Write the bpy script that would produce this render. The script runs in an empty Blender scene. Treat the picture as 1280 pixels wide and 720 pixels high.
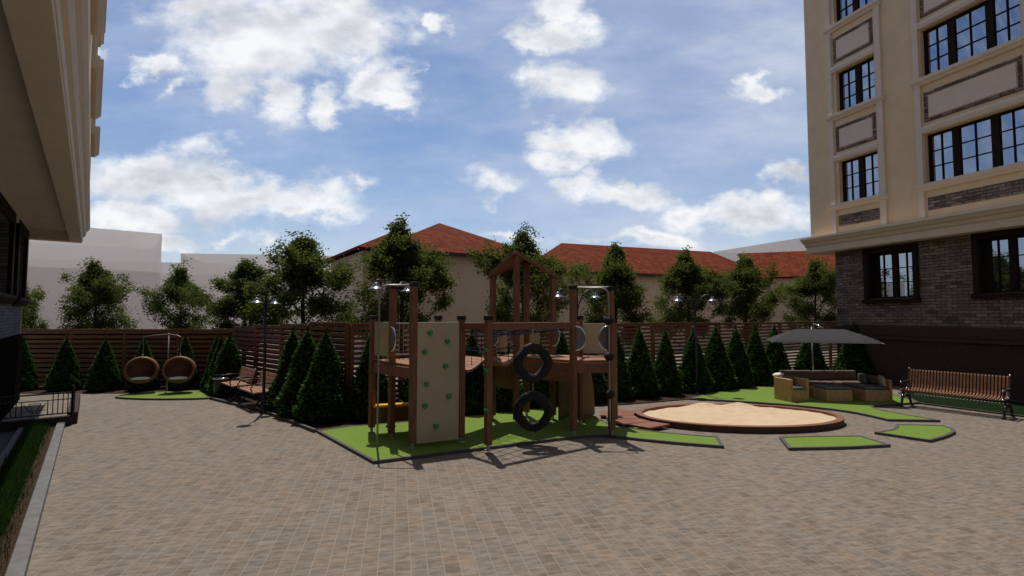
import bpy, math, random
from mathutils import Vector, Matrix
R = math.radians
S = bpy.context.scene
COL = S.collection
PI = math.pi
rnd = random.Random(7)

# ------------------------------------------------------------------ helpers
def tag(o, label=None, cat=None, group=None, kind=None):
    if label: o['label'] = label
    if cat: o['category'] = cat
    if group: o['group'] = group
    if kind: o['kind'] = kind
    return o

def thing(name, label, cat, loc=(0, 0, 0), rz=0.0, group=None):
    o = bpy.data.objects.new(name, None)
    o.empty_display_size = .2
    COL.objects.link(o)
    o.location = loc
    o.rotation_euler = (0, 0, rz)
    return tag(o, label, cat, group)

def copy_tree(o, parent=None):
    c = o.copy()
    COL.objects.link(c)
    c.parent = parent
    for ch in list(o.children):
        copy_tree(ch, c)
    return c

class MB:
    """Collects shapes, then links them as ONE mesh object."""
    def __init__(self):
        self.v = []; self.f = []; self.m = []; self.mi = 0
    def add(self, vs, fs):
        n = len(self.v)
        self.v.extend([tuple(p) for p in vs])
        self.f.extend([tuple(i + n for i in f) for f in fs])
        self.m.extend([self.mi] * len(fs))
    def quad(self, a, b, c, d): self.add([a, b, c, d], [(0, 1, 2, 3)])
    def box(self, x0, x1, y0, y1, z0, z1):
        self.add([(x0,y0,z0),(x1,y0,z0),(x1,y1,z0),(x0,y1,z0),(x0,y0,z1),(x1,y0,z1),(x1,y1,z1),(x0,y1,z1)],
                 [(0,3,2,1),(4,5,6,7),(0,1,5,4),(1,2,6,5),(2,3,7,6),(3,0,4,7)])
    def rbox(self, cx, cy, z0, z1, wx, wy, ang=0):
        c, s = math.cos(ang), math.sin(ang)
        P = [(cx + x*c - y*s, cy + x*s + y*c) for x, y in ((-wx/2,-wy/2),(wx/2,-wy/2),(wx/2,wy/2),(-wx/2,wy/2))]
        self.prism(P, z0, z1)
    def prism(self, P, z0, z1):
        area = sum(P[i][0]*P[(i+1) % len(P)][1] - P[(i+1) % len(P)][0]*P[i][1] for i in range(len(P)))
        if area < 0: P = P[::-1]
        n = len(P)
        vs = [(p[0], p[1], z0) for p in P] + [(p[0], p[1], z1) for p in P]
        fs = [tuple(range(n))[::-1], tuple(range(n, 2*n))]
        fs += [(i, (i+1) % n, n + (i+1) % n, n + i) for i in range(n)]
        self.add(vs, fs)
    def bar(self, p0, p1, w, h, up=(0, 0, 1)):
        p0, p1 = Vector(p0), Vector(p1)
        d = (p1 - p0).normalized(); up = Vector(up)
        if abs(d.dot(up)) > .99: up = Vector((1, 0, 0))
        s = d.cross(up).normalized(); u = s.cross(d)
        q = [(-w/2, -h/2), (w/2, -h/2), (w/2, h/2), (-w/2, h/2)]
        vs = [p0 + s*a + u*b for a, b in q] + [p1 + s*a + u*b for a, b in q]
        self.add(vs, [(0,1,2,3),(7,6,5,4),(0,4,5,1),(1,5,6,2),(2,6,7,3),(3,7,4,0)])
    def tube(self, pts, r, n=8, cap=True):
        pts = [Vector(p) for p in pts]
        rs = r if isinstance(r, (list, tuple)) else [r] * len(pts)
        vs, fs = [], []
        prev = None
        for i, p in enumerate(pts):
            d = (pts[min(i+1, len(pts)-1)] - pts[max(i-1, 0)]).normalized()
            if prev is None:
                a = Vector((0, 0, 1)) if abs(d.z) < .9 else Vector((1, 0, 0))
                s = d.cross(a).normalized()
            else:
                s = (prev - d * prev.dot(d)).normalized()
            prev = s; t = d.cross(s)
            for k in range(n):
                g = 2*PI*k/n
                vs.append(p + (s*math.cos(g) + t*math.sin(g)) * rs[i])
        for i in range(len(pts)-1):
            for k in range(n):
                fs.append((i*n+k, i*n+(k+1) % n, (i+1)*n+(k+1) % n, (i+1)*n+k))
        if cap:
            fs.append(tuple(range(n))[::-1]); fs.append(tuple(range((len(pts)-1)*n, len(pts)*n)))
        self.add(vs, fs)
    def lathe(self, prof, cx=0, cy=0, cz=0, n=20):
        vs, fs = [], []
        for r, z in prof:
            for k in range(n):
                g = 2*PI*k/n
                vs.append((cx + r*math.cos(g), cy + r*math.sin(g), cz + z))
        for i in range(len(prof)-1):
            for k in range(n):
                fs.append((i*n+k, i*n+(k+1) % n, (i+1)*n+(k+1) % n, (i+1)*n+k))
        self.add(vs, fs)
    def ball(self, c, r, n=14, m=9, sq=(1, 1, 1)):
        prof = [(max(.0005, math.sin(PI*i/m)), -math.cos(PI*i/m)) for i in range(m+1)]
        vs, fs = [], []
        for a, z in prof:
            for k in range(n):
                g = 2*PI*k/n
                vs.append((c[0]+r*a*math.cos(g)*sq[0], c[1]+r*a*math.sin(g)*sq[1], c[2]+r*z*sq[2]))
        for i in range(m):
            for k in range(n):
                fs.append((i*n+k, i*n+(k+1) % n, (i+1)*n+(k+1) % n, (i+1)*n+k))
        self.add(vs, fs)
    def xprism(self, prof, x0, x1):
        """profile of (y, z) swept along local x"""
        n = len(prof)
        vs = [(x0, p[0], p[1]) for p in prof] + [(x1, p[0], p[1]) for p in prof]
        fs = [tuple(range(n)), tuple(range(n, 2*n))[::-1]]
        fs += [(i, n+i, n+(i+1) % n, (i+1) % n) for i in range(n)]
        self.add(vs, fs)
    def wallgrid(self, x0, x1, z0, z1, holes, y, depth):
        """front face in the plane y with reveals that go back by depth"""
        xs = sorted({x0, x1, *[h[0] for h in holes], *[h[1] for h in holes]})
        zs = sorted({z0, z1, *[h[2] for h in holes], *[h[3] for h in holes]})
        for i in range(len(xs)-1):
            for k in range(len(zs)-1):
                cx, cz = (xs[i]+xs[i+1])/2, (zs[k]+zs[k+1])/2
                if cx < x0 or cx > x1 or cz < z0 or cz > z1: continue
                if any(h[0] < cx < h[1] and h[2] < cz < h[3] for h in holes): continue
                self.quad((xs[i],y,zs[k]), (xs[i+1],y,zs[k]), (xs[i+1],y,zs[k+1]), (xs[i],y,zs[k+1]))
        yb = y + depth
        for a, b, c, d in holes:
            self.quad((a,y,c),(a,yb,c),(a,yb,d),(a,y,d)); self.quad((b,y,c),(b,y,d),(b,yb,d),(b,yb,c))
            self.quad((a,y,d),(a,yb,d),(b,yb,d),(b,y,d)); self.quad((a,y,c),(b,y,c),(b,yb,c),(a,yb,c))
    def build(self, name, mats, parent=None, org=None, smooth=False, bevel=0.0, kind=None):
        if not isinstance(mats, (list, tuple)): mats = [mats]
        me = bpy.data.meshes.new(name)
        if org is not None:
            vs = [(p[0]-org[0], p[1]-org[1], p[2]-org[2]) for p in self.v]
        else: vs = self.v
        me.from_pydata(vs, [], self.f)
        for m in mats: me.materials.append(m)
        if len(mats) > 1: me.polygons.foreach_set('material_index', self.m)
        if smooth: me.polygons.foreach_set('use_smooth', [True]*len(self.f))
        me.update()
        o = bpy.data.objects.new(name, me)
        COL.objects.link(o)
        if parent is not None: o.parent = parent
        elif org is not None: o.location = org
        if bevel:
            b = o.modifiers.new('edge', 'BEVEL'); b.width = bevel; b.segments = 2; b.limit_method = 'ANGLE'
        if kind: o['kind'] = kind
        return o

# ------------------------------------------------------------------ materials
class NT:
    def __init__(self, nt): self.nt = nt
    def n(self, t, **kw):
        nd = self.nt.nodes.new(t)
        for k, v in kw.items(): setattr(nd, k, v)
        return nd
    def l(self, a, b): self.nt.links.new(a, b)
    def put(self, sock, v):
        if hasattr(v, 'is_output'): self.l(v, sock)
        else: sock.default_value = v
    def math(self, op, a, b=0.0, c=0.0, clamp=False):
        nd = self.n('ShaderNodeMath', operation=op, use_clamp=clamp)
        self.put(nd.inputs[0], a); self.put(nd.inputs[1], b); self.put(nd.inputs[2], c)
        return nd.outputs[0]
    def vm(self, op, a, b=(0, 0, 0)):
        nd = self.n('ShaderNodeVectorMath', operation=op)
        self.put(nd.inputs[0], a); self.put(nd.inputs[1], b)
        return nd.outputs['Value'] if op in ('LENGTH', 'DOT_PRODUCT', 'DISTANCE') else nd.outputs[0]
    def comb(self, x, y, z=0.0):
        nd = self.n('ShaderNodeCombineXYZ')
        for i, v in enumerate((x, y, z)): self.put(nd.inputs[i], v)
        return nd.outputs[0]
    def sep(self, v):
        nd = self.n('ShaderNodeSeparateXYZ'); self.l(v, nd.inputs[0]); return nd.outputs
    def noise(self, vec, scale, detail=4, rough=.55):
        nd = self.n('ShaderNodeTexNoise')
        if vec is not None: self.l(vec, nd.inputs['Vector'])
        nd.inputs['Scale'].default_value = scale; nd.inputs['Detail'].default_value = detail
        nd.inputs['Roughness'].default_value = rough
        return nd.outputs[0]
    def mix(self, f, a, b):
        nd = self.n('ShaderNodeMix', data_type='RGBA')
        self.put(nd.inputs[0], f)
        self.put(nd.inputs[6], (*a, 1) if isinstance(a, tuple) and len(a) == 3 else a)
        self.put(nd.inputs[7], (*b, 1) if isinstance(b, tuple) and len(b) == 3 else b)
        return nd.outputs[2]
    def ramp(self, f, stops, interp='LINEAR'):
        nd = self.n('ShaderNodeValToRGB'); cr = nd.color_ramp; cr.interpolation = interp
        while len(cr.elements) < len(stops): cr.elements.new(.5)
        for e, (p, c) in zip(cr.elements, stops):
            e.position = p; e.color = (*c, 1)
        self.l(f, nd.inputs[0]); return nd.outputs[0]
    def smooth(self, v, a, b, lo=0.0, hi=1.0):
        nd = self.n('ShaderNodeMapRange', interpolation_type='SMOOTHSTEP')
        self.put(nd.inputs[0], v)
        for i, q in enumerate((a, b, lo, hi)): self.put(nd.inputs[i+1], q)
        return nd.outputs[0]
    def bump(self, h, strength, dist):
        nd = self.n('ShaderNodeBump'); self.l(h, nd.inputs['Height'])
        nd.inputs['Strength'].default_value = strength; nd.inputs['Distance'].default_value = dist
        return nd.outputs[0]

def new_mat(name):
    m = bpy.data.materials.new(name); m.use_nodes = True
    t = NT(m.node_tree); b = m.node_tree.nodes['Principled BSDF']
    return m, t, b

def plain(name, col, rough=.6, spec=.4, metal=0.0, var=.25, scale=6.0, bump=.0, bscale=60.0, bdist=.004, stretch=None):
    m, t, b = new_mat(name)
    tc = t.n('ShaderNodeTexCoord').outputs['Object']
    if stretch: tc = t.vm('MULTIPLY', tc, stretch)
    n1 = t.noise(tc, scale, 5, .6)
    lo = tuple(c*(1-var) for c in col); hi = tuple(min(1, c*(1+var)) for c in col)
    t.l(t.mix(t.smooth(n1, .25, .75), lo, hi), b.inputs['Base Color'])
    b.inputs['Roughness'].default_value = rough
    b.inputs['Specular IOR Level'].default_value = spec
    b.inputs['Metallic'].default_value = metal
    if bump:
        t.l(t.bump(t.noise(tc, bscale, 4, .6), bump, bdist), b.inputs['Normal'])
    return m

def cell_mat(name, axes, w, h, gap, stops, mortar, rot=0.0, rough=.8, bump=.6, bdist=.01, stagger=.5, streak=(1, 1, 1), streak_amt=.3, streak_scale=10, spec=.3, jitter=.0):
    """blocks laid in courses: one random tone per block, joints, wear along the streak direction"""
    m, t, b = new_mat(name)
    tc = t.n('ShaderNodeTexCoord').outputs['Object']
    if rot:
        vr = t.n('ShaderNodeVectorRotate', rotation_type='Z_AXIS'); t.l(tc, vr.inputs['Vector']); vr.inputs['Angle'].default_value = rot
        tc = vr.outputs[0]
    sp = t.sep(tc); u, v = sp[axes[0]], sp[axes[1]]
    vv = t.math('DIVIDE', v, h); row = t.math('FLOOR', vv)
    wn = t.n('ShaderNodeTexWhiteNoise', noise_dimensions='1D'); t.l(row, wn.inputs['W'])
    off = t.math('ADD', t.math('MULTIPLY', row, stagger), t.math('MULTIPLY', wn.outputs[0], jitter))
    uu = t.math('ADD', t.math('DIVIDE', u, w), off); colm = t.math('FLOOR', uu)
    w2 = t.n('ShaderNodeTexWhiteNoise', noise_dimensions='2D'); t.l(t.comb(row, colm), w2.inputs['Vector'])
    fu = t.math('MULTIPLY', t.math('PINGPONG', uu, .5), w); fv = t.math('MULTIPLY', t.math('PINGPONG', vv, .5), h)
    edge = t.math('MINIMUM', fu, fv)
    nz = t.noise(tc, 35, 3, .6)
    edge = t.math('ADD', edge, t.math('MULTIPLY', t.math('SUBTRACT', nz, .5), gap*.9))
    solid = t.smooth(edge, gap*.35, gap*.9)
    c = t.ramp(w2.outputs[0], stops)
    st = t.noise(t.vm('MULTIPLY', tc, streak), streak_scale, 5, .65)
    big = t.noise(tc, .35, 3, .5)
    k = t.math('ADD', 1.0 - streak_amt*.5, t.math('MULTIPLY', t.smooth(st, .25, .75), streak_amt))
    k = t.math('MULTIPLY', k, t.math('ADD', .88, t.math('MULTIPLY', big, .24)))
    cc = t.n('ShaderNodeVectorMath', operation='SCALE'); t.l(c, cc.inputs[0]); t.l(k, cc.inputs['Scale'])
    t.l(t.mix(solid, mortar, cc.outputs[0]), b.inputs['Base Color'])
    b.inputs['Roughness'].default_value = rough; b.inputs['Specular IOR Level'].default_value = spec
    hgt = t.math('ADD', solid, t.math('MULTIPLY', t.math('ADD', st, w2.outputs[0]), .35))
    t.l(t.bump(hgt, bump, bdist), b.inputs['Normal'])
    return m

M = {}
PAVE_ROT = R(-90 + 12.6)
M['paving'] = cell_mat('paving_setts', (0, 1),   .205, .148, .0075,
    [(0, (.156,.127,.101)), (.15, (.174,.142,.113)), (.35, (.183,.152,.124)), (.5, (.158,.136,.114)), (.62, (.176,.146,.118)), (.75, (.188,.144,.106)), (.87, (.168,.138,.111)), (1, (.146,.118,.093))],
    (.24,.20,.155), rot=R(90-12.6)*1.0, rough=.85, bump=.35, bdist=.004, stagger=.37, jitter=1.0, streak=(1, .3, 1), streak_amt=.72, streak_scale=17, spec=.2)
BR = [(0, (.088,.066,.053)), (.3, (.195,.152,.124)), (.6, (.135,.103,.083)), (.85, (.245,.196,.160)), (1, (.066,.049,.040))]
M['brick'] = cell_mat('dark_facing_brick', (0, 2), .29, .094, .011, BR, (.040,.036,.034), bump=.9, bdist=.025, streak=(1, 1, 2.2), streak_amt=1.0, streak_scale=8)
M['brick_small'] = M['brick']
M['pale_brick'] = cell_mat('grey_facing_brick', (0, 2), .22, .072, .011, [(0, (.09,.09,.095)), (.5, (.15,.15,.16)), (1, (.07,.07,.075))], (.05,.05,.05), bump=.9, bdist=.02, streak_amt=.6)
M['granite'] = plain('dark_granite', (.050,.033,.025), .7, .12, var=.75, scale=38, bump=.5, bscale=60)
M['granite_dark'] = plain('near_black_granite', (.012,.009,.0075), .95, .0, var=.6, scale=40, bump=.3, bscale=60)
M['cream'] = plain('cream_stucco', (.68,.52,.335), .85, .2, var=.06, scale=2, bump=.15, bscale=180, bdist=.002)
M['trim'] = plain('pale_stone_trim', (.66,.555,.45), .8, .25, var=.05, scale=3, bump=.08, bscale=120, bdist=.002)
M['soffit'] = plain('cream_soffit_plaster', (.68,.595,.505), .85, .2, var=.05, scale=2)
M['dark_frame'] = plain('dark_brown_window_frame', (.020,.012,.008), .7, .1, var=.2)
M['wood'] = plain('stained_timber', (.185,.085,.048), .6, .3, var=.28, scale=5, stretch=(6, 6, .6), bump=.15, bscale=8)
M['wood_deck'] = plain('stained_timber_boards', (.275,.130,.070), .6, .3, var=.25, scale=4, bump=.1, bscale=30)
M['fence_wood'] = plain('red_brown_fence_boards', (.185,.080,.046), .65, .25, var=.3, scale=2.2, stretch=(1, 1, 7), bump=.2, bscale=14)
M['fence_dark'] = plain('brown_fence_boards', (.185,.088,.040), .65, .25, var=.3, scale=2.0, stretch=(1, 1, 8), bump=.2, bscale=14)
M['bench_wood'] = plain('bench_slats', (.22,.105,.060), .8, .1, var=.22, scale=9, bump=.1, bscale=40)
M['bench_plank'] = plain('bench_planks', (.30,.15,.085), .55, .35, var=.25, scale=6, stretch=(1, 7, 7), bump=.1, bscale=20)
M['iron'] = plain('black_cast_iron', (.012,.012,.014), .42, .5, var=.2)
M['black'] = plain('black_plastic', (.008,.008,.008), .5, .4, var=.2)
M['chrome'] = plain('polished_steel', (.62,.62,.62), .16, .5, 1.0, var=.05)
M['steel'] = plain('brushed_steel', (.36,.34,.31), .5, .5, 1.0, var=.08)
M['galv'] = plain('pale_metal_foot', (.42,.40,.37), .5, .4, .4, var=.1)
M['panel'] = plain('cream_plywood_panel', (.44,.375,.245), .65, .3, var=.05, scale=3)
M['green'] = plain('green_plastic', (.010,.25,.045), .42, .5, var=.1)
M['yellow'] = plain('yellow_plastic', (.75,.36,.03), .45, .4, var=.06)
M['rubber'] = plain('black_tyre_rubber', (.017,.0165,.0165), .7, .25, var=.3, scale=14, bump=.3, bscale=40)
M['rope'] = plain('dark_blue_rope', (.012,.014,.035), .8, .2, var=.2)
M['grey_plate'] = plain('grey_plastic_plate', (.13,.13,.135), .5, .4, var=.05)
M['olive'] = plain('olive_brown_plywood', (.150,.095,.032), .6, .3, var=.2, scale=4, stretch=(3, 3, 1))
M['kerb'] = plain('dark_rubber_kerb', (.085,.079,.076), .8, .25, var=.25, scale=25, bump=.2, bscale=80)
M['stone_kerb'] = plain('grey_concrete_kerb', (.15,.145,.14), .85, .2, var=.18, scale=7, bump=.2, bscale=70)
M['soil'] = plain('bark_mulch', (.045,.028,.018), .95, .1, var=.7, scale=30, bump=.9, bscale=55, bdist=.02)
M['sand'] = plain('play_sand', (.54,.415,.275), .95, .1, var=.08, scale=5, bump=.25, bscale=30, bdist=.012)
M['rim_side_shaded'] = plain('shaded_red_brown_board', (.062,.027,.017), .6, .3, var=.25, scale=5, bump=.15, bscale=25)  # rim side only: darker than the top, its unlit tone put into the colour
M['redtop'] = plain('terracotta_board', (.20,.080,.048), .65, .3, var=.2, scale=5, bump=.15, bscale=25)
M['wicker'] = plain('tan_wicker', (.46,.265,.13), .7, .25, var=.3, scale=30, stretch=(1, 1, .25), bump=.5, bscale=70, bdist=.006)
M['cushion'] = plain('grey_brown_cushion', (.145,.105,.080), .9, .1, var=.12, scale=8, bump=.2, bscale=120)
M['cushion_grey'] = plain('grey_green_cushion', (.13,.135,.12), .9, .1, var=.1, scale=8, bump=.2, bscale=120)
M['pillow'] = plain('pale_pillow_cloth', (.40,.35,.29), .9, .1, var=.08, scale=8)
M['white_cloth'] = plain('white_seat_cushion', (.88,.86,.84), .9, .1, var=.04)
M['canopy'] = plain('dark_grey_canvas', (.050,.049,.050), .9, .1, var=.06, scale=4)
M['rattan'] = plain('brown_rattan', (.23,.108,.062), .5, .35, var=.35, scale=40, bump=.5, bscale=80, bdist=.006)
M['bark'] = plain('brown_bark', (.052,.040,.030), .9, .1, var=.35, scale=12, stretch=(3, 3, .6), bump=.6, bscale=20, bdist=.01)
M['wall_house'] = plain('beige_house_render', (.50,.405,.305), .9, .15, var=.06, scale=.8, bump=.1, bscale=60)
M['gap_shade'] = plain('painted_gap_shade', (.018,.010,.006), .9, .1, var=.2)  # near-black colour that stands in for shade between fence boards
M['eave'] = plain('dark_eave_board', (.06,.035,.025), .7, .2, var=.2)
M['shade'] = plain('lamp_shade_metal', (.28,.28,.30), .25, .5, 1.0, var=.1)
M['bulb'] = plain('frosted_lamp_glass', (.75,.74,.70), .3, .5, var=.03)
M['path'] = plain('blue_grey_slab', (.060,.064,.074), .8, .25, var=.2, scale=6)
M['interior'] = plain('dim_interior', (.02,.02,.022), .9, .1, var=.2)

def glass_mat(name, base, refl):
    m, t, b = new_mat(name)
    gl = t.n('ShaderNodeBsdfGlossy'); gl.inputs['Color'].default_value = (.86, .9, 1, 1); gl.inputs['Roughness'].default_value = .015
    tc = t.n('ShaderNodeTexCoord').outputs['Object']
    t.l(t.bump(t.noise(tc, .9, 2, .4), .02, .05), gl.inputs['Normal'])
    b.inputs['Base Color'].default_value = (*base, 1); b.inputs['Roughness'].default_value = .1
    fr = t.n('ShaderNodeFresnel'); fr.inputs['IOR'].default_value = 1.5
    mx = t.n('ShaderNodeMixShader'); t.l(t.math('ADD', fr.outputs[0], refl, clamp=True), mx.inputs[0])
    t.l(b.outputs[0], mx.inputs[1]); t.l(gl.outputs[0], mx.inputs[2])
    t.l(mx.outputs[0], m.node_tree.nodes['Material Output'].inputs[0])
    return m
M['glass'] = glass_mat('window_glass', (.012,.014,.02), .38)

def leaf_mat(name, stops, trans, tr_amt=.35, rough=.55):
    m, t, b = new_mat(name)
    g = t.n('ShaderNodeNewGeometry')
    c = t.ramp(g.outputs['Random Per Island'], stops)
    t.l(c, b.inputs['Base Color']); b.inputs['Roughness'].default_value = rough; b.inputs['Specular IOR Level'].default_value = .08
    tr = t.n('ShaderNodeBsdfTranslucent'); tr.inputs['Color'].default_value = (*trans, 1)
    mx = t.n('ShaderNodeMixShader'); mx.inputs[0].default_value = tr_amt
    t.l(b.outputs[0], mx.inputs[1]); t.l(tr.outputs[0], mx.inputs[2])
    t.l(mx.outputs[0], m.node_tree.nodes['Material Output'].inputs[0])
    return m
M['leaf'] = leaf_mat('tree_leaves', [(0, (.030,.042,.011)), (.5, (.052,.070,.018)), (1, (.080,.098,.028))], (.14,.18,.03), .40, .75)
M['thuja'] = leaf_mat('thuja_sprays', [(0, (.022,.056,.013)), (.6, (.042,.092,.022)), (1, (.085,.140,.036))], (.05,.12,.02), .3)
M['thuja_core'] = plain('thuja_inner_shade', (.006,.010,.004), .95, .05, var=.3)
M['grass'] = leaf_mat('grass_blades', [(0, (.010,.034,.006)), (.5, (.017,.050,.009)), (1, (.034,.062,.014))], (.03,.08,.01), .3)

def turf_mat():
    m, t, b = new_mat('artificial_turf')
    tc = t.n('ShaderNodeTexCoord').outputs['Object']
    n1 = t.noise(tc, 140, 3, .6); n2 = t.noise(tc, 2.2, 4, .6)
    c = t.mix(t.smooth(n1, .3, .7), (.100,.165,.022), (.185,.270,.055))
    c2 = t.mix(t.math('MULTIPLY', t.smooth(n2, .35, .75), .5), c, (.120,.205,.032))
    t.l(c2, b.inputs['Base Color']); b.inputs['Roughness'].default_value = .9; b.inputs['Specular IOR Level'].default_value = .1
    t.l(t.bump(n1, .5, .008), b.inputs['Normal'])
    return m
M['turf'] = turf_mat()
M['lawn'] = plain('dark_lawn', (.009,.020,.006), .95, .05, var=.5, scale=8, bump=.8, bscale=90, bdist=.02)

def roof_mat():
    m, t, b = new_mat('red_roof_tiles')
    uv = t.n('ShaderNodeUVMap').outputs[0]
    sp = t.sep(uv)
    row = t.math('FLOOR', t.math('DIVIDE', sp[1], .33)); fr = t.math('FRACT', t.math('DIVIDE', sp[1], .33))
    cu = t.math('ADD', t.math('DIVIDE', sp[0], .3), 0.0)
    cl = t.math('FLOOR', cu); wave = t.math('PINGPONG', cu, .5)
    w = t.n('ShaderNodeTexWhiteNoise', noise_dimensions='2D'); t.l(t.comb(row, cl), w.inputs['Vector'])
    c = t.ramp(w.outputs[0], [(0, (.100,.019,.008)), (.5, (.132,.027,.010)), (1, (.165,.038,.014))])
    big = t.noise(uv, .5, 4, .6)
    cc = t.n('ShaderNodeVectorMath', operation='SCALE'); t.l(c, cc.inputs[0]); t.l(t.math('MULTIPLY', t.math('ADD', .94, t.math('MULTIPLY', big, .12)), t.smooth(fr, 0.0, .22, .55, 1.0)), cc.inputs['Scale'])
    t.l(cc.outputs[0], b.inputs['Base Color']); b.inputs['Roughness'].default_value = .9; b.inputs['Specular IOR Level'].default_value = .05
    h = t.math('ADD', t.math('MULTIPLY', wave, 2.0), t.math('SUBTRACT', 1.0, fr))
    t.l(t.bump(h, .9, .05), b.inputs['Normal'])
    return m
M['roof'] = roof_mat()

def massing_mat():
    m, t, b = new_mat('frosted_pale_block')
    tc = t.n('ShaderNodeTexCoord').outputs['Object']
    t.l(t.mix(t.noise(tc, .12, 3, .5), (.70,.62,.54), (.76,.68,.60)), b.inputs['Base Color'])
    b.inputs['Roughness'].default_value = .9
    tp = t.n('ShaderNodeBsdfTransparent'); mx = t.n('ShaderNodeMixShader'); mx.inputs[0].default_value = .30
    tl = t.n('ShaderNodeBsdfTranslucent'); tl.inputs['Color'].default_value = (.80, .74, .68, 1)
    m2 = t.n('ShaderNodeMixShader'); m2.inputs[0].default_value = .4; t.l(b.outputs[0], m2.inputs[1]); t.l(tl.outputs[0], m2.inputs[2])
    t.l(m2.outputs[0], mx.inputs[1]); t.l(tp.outputs[0], mx.inputs[2])
    t.l(mx.outputs[0], m.node_tree.nodes['Material Output'].inputs[0])
    return m
M['massing'] = massing_mat()

# ------------------------------------------------------------------ camera, light, sky
EYE, PITCH = 2.3, math.atan(34.1/640)
cam = bpy.data.cameras.new('camera'); cam.lens = 18.0; cam.sensor_width = 36.0; cam.clip_end = 3000; cam.clip_start = .05
co = bpy.data.objects.new('camera', cam); COL.objects.link(co)
co.location = (0, 0, EYE); co.rotation_euler = (R(90) + PITCH, 0, 0); S.camera = co
SUN_DIR = Vector((-.106, .365, 1.0)).normalized()
sl = bpy.data.lights.new('sun', 'SUN'); sl.energy = 5.0; sl.angle = R(.5); sl.color = (1, .94, .85)
so = bpy.data.objects.new('sun', sl); COL.objects.link(so); so.location = (0, 0, 40)
so.rotation_euler = (-SUN_DIR).to_track_quat('-Z', 'Y').to_euler()
S.view_settings.view_transform = 'Standard'; S.view_settings.look = 'None'; S.view_settings.gamma = 1
S.view_settings.exposure = -.42
S.cycles.max_bounces = 6; S.cycles.transparent_max_bounces = 12; S.cycles.caustics_reflective = False; S.cycles.caustics_refractive = False
S.cycles.use_denoising = True

def dir_uv(px, py):
    """a direction in the sky given as bearing and rise (seen in a 1280 by 720 view)"""
    a, b = px - 640, 360 - py
    y = 640*math.cos(PITCH) - b*math.sin(PITCH); z = 640*math.sin(PITCH) + b*math.cos(PITCH)
    return a/y, z/y

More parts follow.
